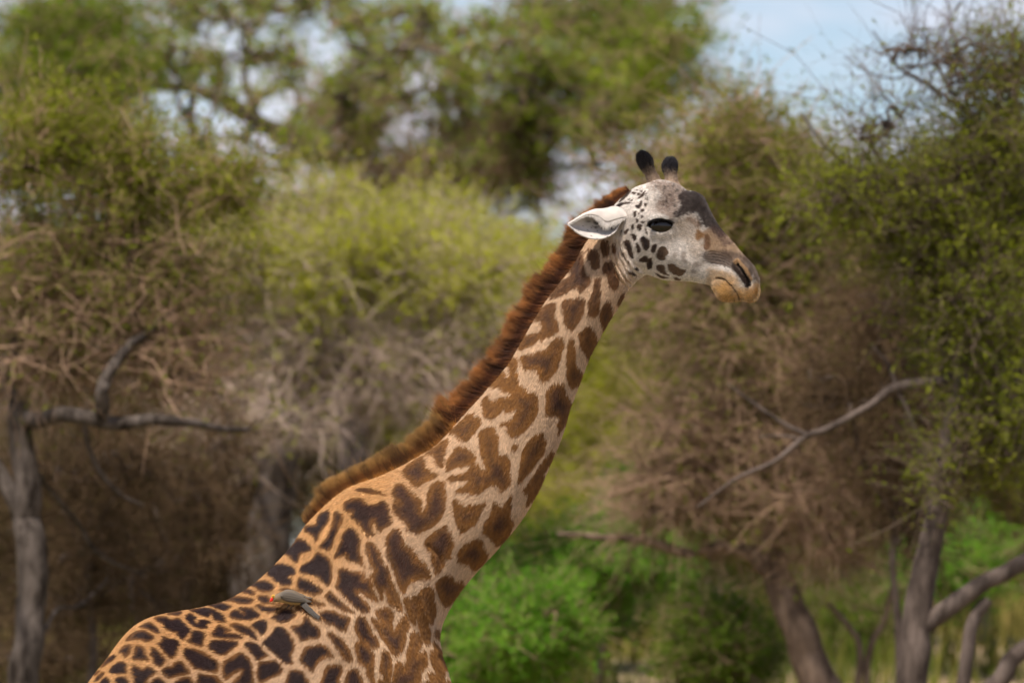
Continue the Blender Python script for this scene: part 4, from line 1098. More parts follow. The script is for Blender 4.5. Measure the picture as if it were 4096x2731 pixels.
span = np.maximum(np.hypot(*np.diff(ST[:, 0:2], axis=0).T), np.hypot(*np.diff(ST[:, 2:4], axis=0).T))
# chord-length cubic Hermite through the stations
tk = np.concatenate([[0], np.cumsum(np.sqrt(span))])
dk = np.diff(ST, axis=0) / np.diff(tk)[:, None]
hk = np.diff(tk)
mk = np.empty_like(ST)
mk[1:-1] = (dk[:-1] * hk[1:, None] + dk[1:] * hk[:-1, None]) / (hk[:-1] + hk[1:])[:, None]
mk[0], mk[-1] = dk[0], dk[-1]
rows = []
for i in range(NS - 1):
    n = max(2, int(round(span[i] / step[i])))
    t = (np.arange(n) / n)[:, None]
    h = hk[i]
    rows.append((2 * t ** 3 - 3 * t ** 2 + 1) * ST[i] + (t ** 3 - 2 * t ** 2 + t) * h * mk[i] + (3 * t ** 2 - 2 * t ** 3) * ST[i + 1] + (t ** 3 - t ** 2) * h * mk[i + 1])
SS = np.concatenate(rows + [ST[-1:]])
NL = len(SS)
HALF = 150                                                      # samples from back to belly on one side
tt = (1 - np.cos(np.pi * np.arange(HALF + 1) / HALF)) / 2
Tp, Bp = at(SS[:, 0], SS[:, 1]), at(SS[:, 2], SS[:, 3])
a_, b_ = SS[:, 5:6], SS[:, 6:7]
pk = a_ / (a_ + b_)
wid = SS[:, 4:5] * (tt[None] ** a_ * (1 - tt[None]) ** b_) / (pk ** a_ * (1 - pk) ** b_)
mid = Tp[:, None] + (Bp - Tp)[:, None] * tt[None, :, None]
# the head is turned a little towards the watcher
YAW = math.radians(-17)
piv = at(2470, 900)
hfac = sstep(2300, 2620, SS[:, 0])[:, None]
yaw = YAW * hfac


def place(side):
    w = wid * side
    x = mid[..., 0] - w * np.sin(yaw)
    y = w * np.cos(yaw) + np.maximum(mid[..., 0] - piv[0], 0) * np.tan(yaw)
    return np.stack([x, y, mid[..., 2]], -1)


def grid_normals(V):
    du = np.gradient(V, axis=0); dv = np.gradient(V, axis=1)
    return unit(np.cross(du, dv))


near = place(-1)
PXn, PYn = to_px(near)
Nn = grid_normals(near)
if (Nn[NL // 2, HALF // 2, 1]) > 0:
    Nn = -Nn
near_flat = near.copy()


# relief of the head, throat and shoulder: soft bumps, ridges and grooves on the flank
disp = np.zeros(PXn.shape)


def bump(x, y, rx, ry, ang, amp):
    c, s = math.cos(math.radians(ang)), math.sin(math.radians(ang))
    X, Y = PXn - x, PYn - y
    u, v = (X * c + Y * s) / rx, (-X * s + Y * c) / ry
    disp[...] += amp * np.exp(-(u * u + v * v))


def ridge(line, width, amp, k=None):
    P = spline(KP(line) if k is None else np.asarray(line, float), 6)
    d = sd_line(P, PXn, PYn)
    disp[...] += amp * np.exp(-(d / width) ** 2)


kx = lambda x, y: (2200 + .44643 * x, 580 + .44643 * y)
bump(*kx(1000, 640), 75, 26, -4, .016)            # brow over the eye
bump(*kx(990, 725), 62, 44, 0, .008)              # globe of the eye
bump(*kx(1000, 800), 60, 16, -3, .005)            # lower lid
bump(*kx(830, 900), 75, 60, 40, .010)             # cheek muscle
bump(*kx(1180, 830), 60, 40, 30, -.006)           # hollow before the eye
bump(*kx(1150, 1010), 100, 34, 15, .007)
bump(*kx(1330, 950), 60, 24, 40, .006)
bump(*kx(720, 620), 60, 60, 0, .012)              # root of the ear
bump(*kx(945, 400), 40, 60, 12, .012)             # root of the horn
bump(*kx(1270, 520), 40, 40, 45, .004)
bump(*kx(1600, 1330), 50, 34, 10, .007)           # chin
bump(*kx(1790, 1340), 30, 36, 0, .010)            # upper lip
bump(*kx(1570, 1130), 50, 26, 25, .008)
bump(*kx(1720, 1110), 34, 18, 50, .008)
ridge([(1655, 1045), (1700, 1040), (1765, 1115), (1812, 1200)], 7, .007)
ridge([(1690, 1080), (1740, 1145), (1785, 1220), (1793, 1262)], 5.5, -.014)
ridge([(1640, 1090), (1700, 1180), (1765, 1275)], 8, .005)
ridge([(1500, 1195), (1555, 1205), (1630, 1255), (1685, 1325), (1708, 1390)], 4.5, -.009)
ridge([(1480, 1250), (1500, 1330), (1550, 1390)], 12, .004)
for f in FOLDS:
    ridge(f, 5.0, -.0055)
    ridge([(x + 15, y - 8) for x, y in f], 6.0, .004)
for dy in (0, 26, 52, 80, -24):
    ridge([(1390, 985 + dy * .6), (1470, 980 + dy), (1560, 1000 + dy), (1640, 1050 + dy * .9)], 3.0, -.0025)
ridge([(760, 620), (700, 760), (640, 850)], 20, .006)
ridge([(1690, 2060), (1600, 2160), (1480, 2330), (1400, 2500)], 60, .012, 1)
ridge([(1420, 2010), (1330, 2110), (1270, 2240), (1290, 2420), (1360, 2600)], 70, .018, 1)
ridge([(1380, 2120), (1450, 2300), (1560, 2500), (1620, 2731)], 36, -.012, 1)
ridge([(1716, 2180), (1752, 2215), (1768, 2250)], 12, -.006, 1)
ridge([(1545, 2230), (1600, 2400), (1680, 2560), (1760, 2731)], 10, -.005, 1)
ridge([(1650, 2330), (1700, 2450), (1750, 2600)], 14, .006, 1)
bump(620, 2620, 150, 110, 20, .02)
bump(1020, 2620, 160, 140, 0, .012)
ridge([(2300, 1150), (2180, 1420), (2060, 1700), (1900, 1980)], 45, .006, 1)
ridge([(2400, 1250), (2290, 1520), (2180, 1760), (2060, 2010)], 26, -.005, 1)
Pe = spline(KP(EYE), 4, True)
we = (PXn > 2560) & (PXn < 2730) & (PYn > 850) & (PYn < 960)
se = np.full(PXn.shape, -99.0)
se[we] = sd_poly(Pe, PXn[we], PYn[we])
disp -= .022 * sstep(-1.5, 6, se)
edge_ = np.minimum(1, wid / .02)                                # nothing moves on the mid line
disp *= edge_
far_disp = disp
near = near + Nn * disp[..., None]
PXn, PYn = to_px(near)
far = place(1)
Nf = grid_normals(far)
if (Nf[NL // 2, HALF // 2, 1]) < 0:
    Nf = -Nf
far = far + Nf * disp[..., None]
# ring: near side from back to belly, then far side back up
ring = np.concatenate([near, far[:, -2:0:-1]], 1)
RN = ring.shape[1]
RPX = np.concatenate([PXn, PXn[:, -2:0:-1]], 1)
RPY = np.concatenate([PYn, PYn[:, -2:0:-1]], 1)
ii, jj = np.meshgrid(np.arange(NL - 1), np.arange(RN), indexing='ij')
jn = (jj + 1) % RN
quads = np.stack([ii * RN + jj, ii * RN + jn, (ii + 1) * RN + jn, (ii + 1) * RN + jj], -1).reshape(-1, 4)
bv = ring.reshape(-1, 3)
bc = lut(RPX, RPY).reshape(-1, 3)
caps_v = np.stack([ring[0].mean(0), ring[-1].mean(0)])
nb = len(bv)
j = np.arange(RN)
tri = np.concatenate([np.stack([np.full(RN, nb), (j + 1) % RN, j], 1),
                      np.stack([np.full(RN, nb + 1), (NL - 1) * RN + j, (NL - 1) * RN + (j + 1) % RN], 1)])
bv = np.concatenate([bv, caps_v]); bc = np.concatenate([bc, bc[[0]], bc[[-1]]])

# legs: front pair under the chest, hind pair under the hips
gq = [quads]
gt = [tri]
base_x = at(1560, 3000)[0], at(560, 3000)[0]


def leg(x, y, pts, seed):
    P = spline(np.array([(x + a, y + b, z) for a, b, z, r in pts]), 8)
    R = spline(np.array([[r, 0, 0] for *_, r in pts]), 8)[:, 0]
    v, q = tubes(P[None], R[None], 20)
    n = vnoise(v * 9 + seed)
    return v, q, np.where((vnoise(v * 7.5 + seed) > .5)[:, None], c3(.16, .075, .03), c3(.55, .38, .25)) * (0.9 + .2 * n)[:, None]


for sx, sy in ((0, -.17), (0, .17)):
    for fx, pts in ((base_x[0], [(.02, 0, 2.0, .20), (.04, 0, 1.7, .16), (.03, 0, 1.35, .105), (.03, 0, 1.05, .085), (.04, 0, .95, .09), (.03, 0, .8, .06), (.02, 0, .4, .05), (.03, 0, .2, .062), (.06, 0, .1, .06), (.08, 0, .0, .085)]),
                    (base_x[1], [(.0, 0, 2.1, .26), (.06, 0, 1.8, .20), (.02, 0, 1.45, .12), (-.10, 0, 1.1, .085), (-.13, 0, .95, .085), (-.11, 0, .75, .06), (-.09, 0, .4, .05), (-.08, 0, .2, .062), (-.05, 0, .1, .06), (-.03, 0, .0, .085)])):
        v, q, c = leg(fx, sy, pts, sy * 9 + fx)
        gq.append(q + len(bv)); bv = np.concatenate([bv, v]); bc = np.concatenate([bc, c])

giraffe = empty('giraffe', (base_x[1], 0, 0))
tag(giraffe, 'giraffe with patched brown coat, dark mane and tufted horns, head held in profile', 'giraffe')
GP = np.array(giraffe.location)


def gpart(o, parent=None):
    """Parent to the giraffe keeping the world place (the Empty is only moved, never turned)."""
    o.parent = parent or giraffe
    if parent is None:
        o.location = -Vector(GP)
    return o


body = mesh_obj('body', bv, [np.concatenate(gq), np.concatenate(gt)], M['coat_skin'])
add_col(body, bc)
gpart(body)

# ------------------------------------------------------------------ giraffe: short fur
dS = np.gradient(ring, axis=0)                                   # towards the tail
Rn = grid_normals(ring)
if Rn[NL // 2, HALF // 2, 1] > 0:
    Rn = -Rn
cell = np.linalg.norm(np.cross(ring[1:, 1:] - ring[:-1, :-1], ring[1:, :-1] - ring[:-1, 1:]), axis=-1) / 2
vis = (RPY[:-1, :-1] < 2780).astype(float)
side_w = np.where(np.arange(RN - 1) < HALF + 4, 1.0, .22)[None]
dens = 1 + 1.6 * sstep(2450, 2600, RPX[:-1, :-1])
prob = (cell * vis * side_w * dens).ravel()
prob /= prob.sum()
NH = 330000
pick = RNG.choice(len(prob), NH, p=prob)
pi, pj = np.unravel_index(pick, cell.shape)
fu, fv = RNG.random((NH, 1)), RNG.random((NH, 1))


def bil(A):
    A = A if A.ndim == 3 else A[..., None]
    return (A[pi, pj] * (1 - fu) + A[pi + 1, pj] * fu) * (1 - fv) + (A[pi, pj + 1] * (1 - fu) + A[pi + 1, pj + 1] * fu) * fv


root = bil(ring); nor = unit(bil(Rn)); dirn = unit(bil(dS))
hpx, hpy = bil(RPX)[:, 0], bil(RPY)[:, 0]
down = np.array([0, 0, -1.0]) - nor * (nor @ np.array([0, 0, -1.0]))[:, None]
clump = (vnoise(root * 45) - .5)[:, None] * np.cross(nor, dirn) * .7
head_w = sstep(2430, 2560, hpx)[:, None]
dirn = unit(dirn * (1 - .0 * head_w) + down * .35 + clump + RNG.normal(0, .16, (NH, 3)))
dirn = unit(dirn - nor * (dirn * nor).sum(1, keepdims=True))
ln = (.015 * (1 - head_w) + .0075 * head_w) * RNG.uniform(.6, 1.25, (NH, 1))
chin = np.exp(-(((hpx - 2905) / 55) ** 2 + ((hpy - 1170) / 40) ** 2))[:, None]
ln = ln + .010 * chin
lift = RNG.uniform(.12, .42, (NH, 1)) + .3 * chin
eye_clear = sd_poly(Pe, hpx, hpy) < -4
s1 = root + (dirn + nor * lift) * ln * .5
s2 = root + (dirn + nor * lift * .75) * ln
hp = np.stack([root - nor * .001, s1, s2], 1)
# hairs carry the colour of their root; near a patch edge neighbours overlap in fringes
sh = ((vnoise(root * 130 + 4) - .5) * 16 + RNG.normal(0, 3, NH)) * (1 - .6 * sstep(1750, 1250, hpx))
hx, hz = dirn[:, 0] * 1.0, dirn[:, 2]
hcol = lut(hpx - hx * sh * (1 - head_w[:, 0]), hpy + hz * sh * (1 - head_w[:, 0]))
hcol = hcol * RNG.uniform(.66, 1.34, (NH, 1))
hrad = np.stack([np.full(NH, .00065), np.full(NH, .00055), np.full(NH, .00012)], 1)
hp, hrad, hcol = hp[eye_clear], hrad[eye_clear], hcol[eye_clear]
fur = hair_obj('fur', hp, hrad, hcol, M['coat_hair'])
fur['kind'] = 'stuff'
gpart(fur)

# ------------------------------------------------------------------ giraffe: mane
MB = spline(np.array([(2520, 765), (2475, 800), (2430, 855), (2385, 912)] + [tuple(p) for p in DORSAL[:14]]), 40)
seg = np.hypot(*np.diff(MB, axis=0).T)
cum = np.concatenate([[0], np.cumsum(seg)])
brk = .615                                                       # where the mane parts


def mane_dir(s_, lean):
    tx, ty = np.interp(s_, cum, np.gradient(MB[:, 0])), np.interp(s_, cum, np.gradient(MB[:, 1]))
    tl = np.hypot(tx, ty); tx, ty = tx / tl, ty / tl              # towards the withers
    pxn, pyn = ty, -tx                                           # off the neck (up and back)
    flip = np.where(pyn * 0.7 + pxn * 0.7 > 0, -1, 1)
    pxn, pyn = pxn * flip, pyn * flip
    dx, dz = pxn + tx * lean, -(pyn + ty * lean)
    dl = np.hypot(dx, dz)
    return dx / dl, dz / dl, pxn, pyn


def mane_base(s_, lat_, dx, dz):
    P0 = at(np.interp(s_, cum, MB[:, 0]), np.interp(s_, cum, MB[:, 1]))
    P0[:, 0] -= dx * .006; P0[:, 2] -= dz * .006
    P0[:, 1] = lat_ * .017 + np.maximum(P0[:, 0] - piv[0], 0) * math.tan(YAW) * .3
    return P0


# locks of hair: each lock has its own lean, length and tone; strands gather towards the tip of their lock
NC = 900
cs = np.sort(RNG.random(NC)) * cum[-1]; cu_ = cs / cum[-1]; clat = RNG.uniform(-1, 1, NC)
cl_lean = np.interp(cu_, [0, .10, .25, .45, brk - .02, brk, .72, .85, 1], [.5, .6, .72, .72, .85, -.10, .12, .14, .0]) + RNG.normal(0, .16, NC)
cl_len = np.interp(cu_, [0, .05, .12, .3, .5, brk - .03, brk, .7, .85, .93, .985, 1], [.028, .066, .100, .104, .098, .098, .104, .094, .086, .078, .050, .025])
cl_len = cl_len * np.clip(RNG.normal(1, .06, NC), .8, 1.2) * (1 + .12 * (vnoise(np.stack([cs / 17, 0 * cs, 0 * cs + 6], -1)) - .5)) * (1 + .22 * (vnoise(np.stack([cs / 60, 0 * cs, 0 * cs + 3], -1)) - .5))
cl_tone = np.clip(.5 + 1.15 * (vnoise(np.stack([cs / 12, 0 * cs + 2, 0 * cs], -1)) - .5) + .6 * (vnoise(np.stack([cs / 55, 0 * cs + 8, 0 * cs], -1)) - .5) + RNG.normal(0, .12, NC), 0, 1)
NM = 46000
ci = RNG.integers(0, NC, NM)
s = np.clip(cs[ci] + RNG.normal(0, 9, NM), 0, cum[-1]); u = s / cum[-1]
lat = np.clip(clat[ci] + RNG.normal(0, .35, NM), -1.1, 1.1)
fly = RNG.random(NM) < .05
lean = cl_lean[ci] + RNG.normal(0, .10, NM) + fly * RNG.normal(0, .25, NM)
L = cl_len[ci] * RNG.uniform(.78, 1.05, NM) * (1 - .22 * lat ** 2) * np.where(fly, RNG.uniform(1.0, 1.35, NM), 1)
dx, dz, _, _ = mane_dir(s, lean)
P0 = mane_base(s, lat, dx, dz)
cdx, cdz, _, _ = mane_dir(cs, cl_lean)
up_curl = np.where(cu_ < brk, .26, .06) * RNG.uniform(.3, 1.6, NC)
CT = mane_base(cs, clat, cdx, cdz) + cl_len[:, None] * np.stack([cdx, clat * .16 + RNG.normal(0, .05, NC), cdz + up_curl], -1)
D = np.stack([dx, lat * .16 + RNG.normal(0, .05, NM), dz], -1)
curl = np.stack([0 * u, 0 * u, up_curl[ci]], -1)
k = np.linspace(0, 1, 6)[None, :, None]
wob = RNG.normal(0, .035, (NM, 1, 3)) * np.sin(k * 5 + RNG.random((NM, 1, 1)) * 6) * k
mp_ = P0[:, None] + L[:, None, None] * (D[:, None] * k + curl[:, None] * k ** 2.4 + wob)
gather = np.where(fly, 0, RNG.uniform(.2, .5, NM))[:, None, None]
mp_ = mp_ + (CT[ci][:, None] - mp_[:, -1:]) * gather * k ** 1.6
mr = np.array([.00070, .0007, .0006, .0005, .0004, .00012])[None] * RNG.uniform(.7, 1.2, (NM, 1))
upper = (u < brk)[:, None, None]
tone = np.clip(cl_tone[ci] + RNG.normal(0, .16, NM), 0, 1)[:, None, None]
rootc = np.where(upper, c3(.27, .105, .030), c3(.46, .20, .045)); midc = np.where(upper, c3(.11, .034, .012), c3(.17, .066, .018))
tipc = np.where(upper, c3(.52, .21, .06), c3(.40, .22, .07))
dark = np.where(upper, c3(.022, .009, .006), c3(.026, .013, .009))
mc = np.where(k < .42, rootc + (midc - rootc) * sstep(.08, .42, k), midc + (tipc - midc) * sstep(.66, 1.0, k))
mc = dark + (mc - dark) * (.25 + 1.0 * tone)
mane = hair_obj('mane', mp_, mr, mc, M['mane_hair'], None, True)
mane['label'] = 'upright reddish brown mane along the back of the neck'
gpart(mane)

# ------------------------------------------------------------------ giraffe: horns
def horn(line, widths, y, mat, seed, lean_y):
    P = spline(KP(line), 8)
    W = spline(np.array([[w, 0] for w in widths]), 8)[:, 0] * .44643 / 1000
    C = at(P[:, 0], P[:, 1])
    f = np.linspace(0, 1, len(C))
    C[:, 1] = y + lean_y * f
    C = np.concatenate([C, C[-1:] + (C[-1:] - C[-2:-1]) * .15]); W = np.concatenate([W, [.001]]); f = np.linspace(0, 1, len(C))
    v, q = tubes(C[None], W[None], 28)
    ring_f = np.repeat(f, 28)
    n = vnoise(v * 160 + seed)
    t = sstep(.42, .60, ring_f + (n - .5) * .16)
    col = (c3(.40, .29, .215) * (1 - sstep(.15, .45, ring_f)[:, None] * .4)) * (1 - t)[:, None] + c3(.016, .014, .018) * t[:, None]
    col = col * (.75 + .5 * n)[:, None]
    v = v + (np.random.default_rng(seed).normal(0, .0006, v.shape))
    o = mesh_obj('horn', v, q, mat)
    add_col(o, col)
    gpart(o)
    # short hair of the stem, long black hair of the tip
    N = 5200
    r = np.random.default_rng(seed)
    pick = r.integers(0, len(v) - 28, N)
    base = v[pick] + (v[pick + 28] - v[pick]) * r.random((N, 1))
    ax = unit(np.gradient(C, axis=0))[np.clip(pick // 28, 0, len(C) - 1)]
    cen = C[np.clip(pick // 28, 0, len(C) - 1)]
    out = unit(base - cen - ax * ((base - cen) * ax).sum(1, keepdims=True))
    tt_ = t[pick][:, None]
    l = .006 + .014 * tt_ * r.uniform(.5, 1.2, (N, 1))
    d = unit(ax + out * .35 + r.normal(0, .15, (N, 3)))
    pts = np.stack([base, base + d * l * .5 + out * .002, base + d * l], 1)
    ho = hair_obj('horn_hair', pts, np.tile([.0007, .0006, .0001], (N, 1)), col[pick], M['coat_hair'], o)
    ho['kind'] = 'stuff'
    return o


horn([(960, 480), (945, 400), (925, 330), (898, 270), (872, 215), (850, 165), (830, 128), (815, 108)], [95, 80, 56, 46, 53, 54, 36, 13], -.052, M['coat_skin'], 3, -.03)
horn([(1110, 480), (1095, 400), (1090, 330), (1088, 280), (1082, 235), (1078, 190), (1082, 155), (1086, 138)], [100, 82, 57, 48, 55, 56, 40, 14], .040, M['coat_skin'], 5, .03)


# ------------------------------------------------------------------ giraffe: eyes, ears
def surf_y(px, py):
    d = (PXn - px) ** 2 + (PYn - py) ** 2
    i = np.unravel_index(np.argmin(d), d.shape)
    return near[i], Nn[i], i


def eyeball(c, nrm, sgn):
    th, ph = np.meshgrid(np.linspace(0, 2 * np.pi, 33)[:-1], np.linspace(0.02, np.pi - .02, 17), indexing='ij')
    v = np.stack([np.cos(th) * np.sin(ph) * .051, np.cos(ph) * .030 * sgn, np.sin(th) * np.sin(ph) * .034], -1)
    n_, m_ = th.shape
    a, b = np.meshgrid(np.arange(n_), np.arange(m_ - 1), indexing='ij')
    q = np.stack([a * m_ + b, ((a + 1) % n_) * m_ + b, ((a + 1) % n_) * m_ + b + 1, a * m_ + b + 1], -1).reshape(-1, 4)
    R = Matrix.Rotation(math.radians(4), 3, 'Y') @ Matrix.Rotation(YAW, 3, 'Z')
    v = (np.array(R) @ v.reshape(-1, 3).T).T + c
    o = mesh_obj('eye', v, q, M['eye'])
    gpart(o)
    return o


pe, ne, ie = surf_y(*kx(994, 722))
rim_y = near_flat[ie][1]
ec = at(*kx(994, 722), rim_y)
eyeball(ec + np.array([0, .016, 0]), ne, 1)
hx0 = hfac[ie[0], 0] * YAW
mirror_y = lambda p: np.array([p[0] + 2 * wid[ie] * math.sin(-hx0), p[1] + 2 * wid[ie] * math.cos(hx0), p[2]])
eyeball(mirror_y(ec + np.array([0, .016, 0])) - np.array([0, .032, 0]), None, 1)
# lashes of the near eye
N = 260
lp = spline(KP([(885, 700), (905, 683), (940, 670), (990, 664), (1050, 668), (1100, 690)]), 30)
sel = lp[RNG.integers(0, len(lp), N)]
b0 = at(sel[:, 0], sel[:, 1], rim_y - .010)
dl = unit(np.stack([(sel[:, 0] - 2642) / 90, np.full(N, -.75), np.full(N, -.45)], -1) + RNG.normal(0, .12, (N, 3)))
l = RNG.uniform(.012, .024, (N, 1))
lash = hair_obj('eyelashes', np.stack([b0, b0 + dl * l * .5, b0 + dl * l + np.array([0, 0, .002])], 1), np.tile([.0007, .0005, .0001], (N, 1)),
                np.tile(c3(.012, .010, .010), (N, 1)), M['coat_hair'])
lash['kind'] = 'stuff'
gpart(lash)

EU = KP([(690, 640), (640, 590), (570, 566), (480, 590), (395, 598), (300, 642), (220, 698), (158, 742)])
EL = KP([(640, 690), (612, 740), (580, 798), (520, 842), (430, 866), (330, 855), (230, 808), (160, 746)])
EFOLD = KP([(700, 660), (650, 672), (590, 690), (500, 712), (425, 662), (330, 650), (230, 700), (158, 742)])


def ear(sgn, off):
    up, lo, fo = spline(EU, 8), spline(EL, 8), spline(EFOLD, 8)
    n = len(up)
    f = np.linspace(0, 1, n)
    y0 = -.094 - .085 * f                                          # swings out from the head
    nv, nf = 22, 10
    rows, cols = [], []
    for i in range(nv):
        v = i / (nv - 1)
        P = lo + (up - lo) * v
        bowl = np.sin(np.pi * v) ** .8 * .045 * np.sin(np.pi * np.clip(f * .9 + .08, 0, 1)) ** .7
        Y = y0 + bowl - .012 * (1 - v) + .010 * v
        rows.append(np.stack([P[:, 0], P[:, 1], Y], -1))
        n1 = vnoise(np.stack([P[:, 0] / 14, P[:, 1] / 9, 0 * f], -1))
        vf = np.clip(((fo - lo) * (up - lo)).sum(1) / (((up - lo) ** 2).sum(1) + 1e-6), .2, .95)
        dk = sstep(vf - .42, vf - .20, v + (n1 - .5) * .34) * sstep(.78, .62, f) * sstep(.16, .34, f) * (.45 + .55 * sstep(.15, .42, vnoise(np.stack([P[:, 0] / 26, P[:, 1] / 40, 0 * f + 5], -1))))
        c = c3(.50, .455, .43) * (1 - dk)[:, None] + c3(.06, .05, .048) * dk[:, None]
        spk = 1 - .7 * sstep(.80, .88, vnoise(np.stack([P[:, 0] / 4.5, P[:, 1] / 4.5, 0 * f + 9], -1))) * (v < .55)
        cols.append(c * (.90 + .2 * n1)[:, None] * spk[:, None])
    for i in range(1, nf + 1):
        v = i / nf
        P = up + (fo - up) * v
        Y = y0 + .010 - .030 * np.sin(np.pi * .5 * v) * (1 - f * .8)
        rows.append(np.stack([P[:, 0], P[:, 1] - 5 * math.sin(np.pi * v), Y], -1))
        n1 = vnoise(np.stack([P[:, 0] / 12, P[:, 1] / 12, 0 * f], -1))
        cols.append(c3(.54, .485, .45) * (.9 + .2 * n1)[:, None])
    G = np.array(rows); Cc = np.array(cols)
    W = at(G[..., 0], G[..., 1], 0)
    if sgn < 0:
        W = np.stack([W[..., 0], G[..., 2], W[..., 2]], -1)
    else:
        W = np.stack([W[..., 0] + .075, -G[..., 2] + .02, W[..., 2] - .015], -1)
    a, b = np.meshgrid(np.arange(G.shape[0] - 1), np.arange(n - 1), indexing='ij')
    q = np.stack([a * n + b, a * n + b + 1, (a + 1) * n + b + 1, (a + 1) * n + b], -1).reshape(-1, 4)
    o = mesh_obj('ear', W.reshape(-1, 3), q, M['coat_skin'])
    add_col(o, Cc.reshape(-1, 3))
    so = o.modifiers.new('thickness', 'SOLIDIFY'); so.thickness = .005; so.offset = 0
    gpart(o)
    if sgn < 0:
        r = np.random.default_rng(12)
        N = 1500
        k_ = r.integers(0, n - 1, N); v_ = r.random(N)
        sel = f[k_]
        rowi = np.where(r.random(N) < .75, nv + nf - 1, r.integers(nv, nv + nf, N))
        b0 = W[rowi, k_] + r.normal(0, .0015, (N, 3))
        d = unit(np.stack([-.25 + r.normal(0, .25, N), -.15 + 0 * sel, -1 + 0 * sel], -1) + r.normal(0, .15, (N, 3)))
        l = (.030 * np.exp(-((sel - .40) / .22) ** 2) + .006)[:, None] * r.uniform(.5, 1.1, (N, 1))
        pts = np.stack([b0, b0 + d * l * .5, b0 + d * l], 1)
        ho = hair_obj('ear_hair', pts, np.tile([.0006, .0005, .0001], (N, 1)), np.tile(c3(.70, .64, .60), (N, 1)) * r.uniform(.8, 1.1, (N, 1)), M['coat_hair'], o)
        ho['kind'] = 'stuff'
    return o


ear(-1, 0)
ear(1, 0)
# whiskers of chin and lips
N = 900
wl_ = spline(KP([(1470, 1300), (1500, 1360), (1560, 1402), (1640, 1408), (1710, 1400), (1770, 1416), (1830, 1398), (1850, 1320)]), 40)
sel = wl_[RNG.integers(0, len(wl_), N)]
b0 = at(sel[:, 0], sel[:, 1], 0)
b0[:, 1] = np.maximum(b0[:, 0] - piv[0], 0) * math.tan(YAW) + RNG.uniform(-.045, .03, N)
b0[:, 2] += .003
d = unit(np.stack([(sel[:, 0] - 2930) / 160, RNG.normal(0, .3, N), -1.0 * np.ones(N)], -1) + RNG.normal(0, .2, (N, 3)))
l = RNG.uniform(.005, .022, (N, 1)) * RNG.uniform(.5, 1, (N, 1))
wh = hair_obj('whiskers', np.stack([b0, b0 + d * l * .5, b0 + d * l], 1), np.tile([.0005, .0004, .0001], (N, 1)),
              np.where(RNG.random((N, 1)) < .4, c3(.05, .035, .03), c3(.45, .30, .15)), M['coat_hair'])
wh['kind'] = 'stuff'
gpart(wh)
# tail
tb = at(300, 2860)
tp = np.array([tb + np.array([-.02, 0, 0]), tb + np.array([-.14, 0, -.25]), tb + np.array([-.16, 0, -.7]), tb + np.array([-.13, 0, -1.1])])
tp = spline(tp, 8)
v, q = tubes(tp[None], np.linspace(.045, .014, len(tp))[None], 10)
tl_ = mesh_obj('tail', v, q, M['coat_skin']); add_col(tl_, np.tile(c3(.5, .33, .2), (len(v), 1)) * (.6 + .6 * vnoise(v * 14))[:, None]); gpart(tl_)
N = 500
b0 = tp[-1] + RNG.normal(0, .008, (N, 3)); d = unit(np.array([0, 0, -1.0]) + RNG.normal(0, .12, (N, 3)))
l = RNG.uniform(.25, .5, (N, 1))
tuft = hair_obj('tail_tuft', np.stack([b0, b0 + d * l * .5, b0 + d * l + RNG.normal(0, .02, (N, 3))], 1), np.tile([.001, .001, .0003], (N, 1)), np.tile(c3(.02, .015, .012), (N, 1)), M['mane_hair'], tl_)
tuft['kind'] = 'stuff'

# ------------------------------------------------------------------ oxpecker clinging to the giraffe's flank
GPX = lambda x, y: (800 + .31884 * x, 2231 + .31884 * y)
_near = (np.abs(PXn - 1180) < 160) & (np.abs(PYn - 2420) < 130)
_npx, _npy, _npt = PXn[_near], PYn[_near], near[_near]


def surf_y(px, py):
    i = np.argmin((_npx - px) ** 2 + (_npy - py) ** 2)
    return _npt[i], None, i


sp, sn, _i = surf_y(*GPX(1150, 560))
BY = sp[1] - .021                                                # mid plane of the bird
bst = np.array([(916, 492, 917, 536, 7), (926, 474, 930, 549, 11), (955, 453, 962, 551, 15), (1000, 430, 1010, 555, 19), (1060, 408, 1070, 568, 23),
                (1120, 402, 1130, 582, 25.5), (1190, 412, 1200, 590, 25), (1260, 445, 1262, 586, 21), (1310, 478, 1304, 580, 15), (1345, 510, 1336, 574, 9), (1368, 538, 1360, 560, 4)], float)
bs = spline(bst, 6)
tb_ = np.array(GPX(bs[:, 0], bs[:, 1])).T; bb_ = np.array(GPX(bs[:, 2], bs[:, 3])).T
T3, B3 = at(tb_[:, 0], tb_[:, 1], BY), at(bb_[:, 0], bb_[:, 1], BY)
th = np.arange(28) / 28 * 2 * np.pi
cv = (T3 + B3)[:, None] / 2 + (T3 - B3)[:, None] / 2 * np.cos(th)[None, :, None] + (bs[:, 4] / 1000)[:, None, None] * np.sin(th)[None, :, None] * np.array([0, -1.0, 0])
nb_, nr = len(bs), 28
a, b = np.meshgrid(np.arange(nb_ - 1), np.arange(nr), indexing='ij')
q = np.stack([a * nr + b, a * nr + (b + 1) % nr, (a + 1) * nr + (b + 1) % nr, (a + 1) * nr + b], -1).reshape(-1, 4)
V = cv.reshape(-1, 3)
V = np.concatenate([V, cv[0].mean(0)[None], cv[-1].mean(0)[None]])
jr = np.arange(nr)
tri_ = np.concatenate([np.stack([np.full(nr, nb_ * nr), (jr + 1) % nr, jr], 1), np.stack([np.full(nr, nb_ * nr + 1), (nb_ - 1) * nr + jr, (nb_ - 1) * nr + (jr + 1) % nr], 1)])
f_ = np.repeat(np.linspace(0, 1, nb_), nr); up_ = np.tile(np.cos(th), nb_)
n1 = vnoise(V[:-2] * 260)
back_c = c3(.125, .094, .066); belly_c = c3(.36, .25, .12); head_c = c3(.20, .135, .075)
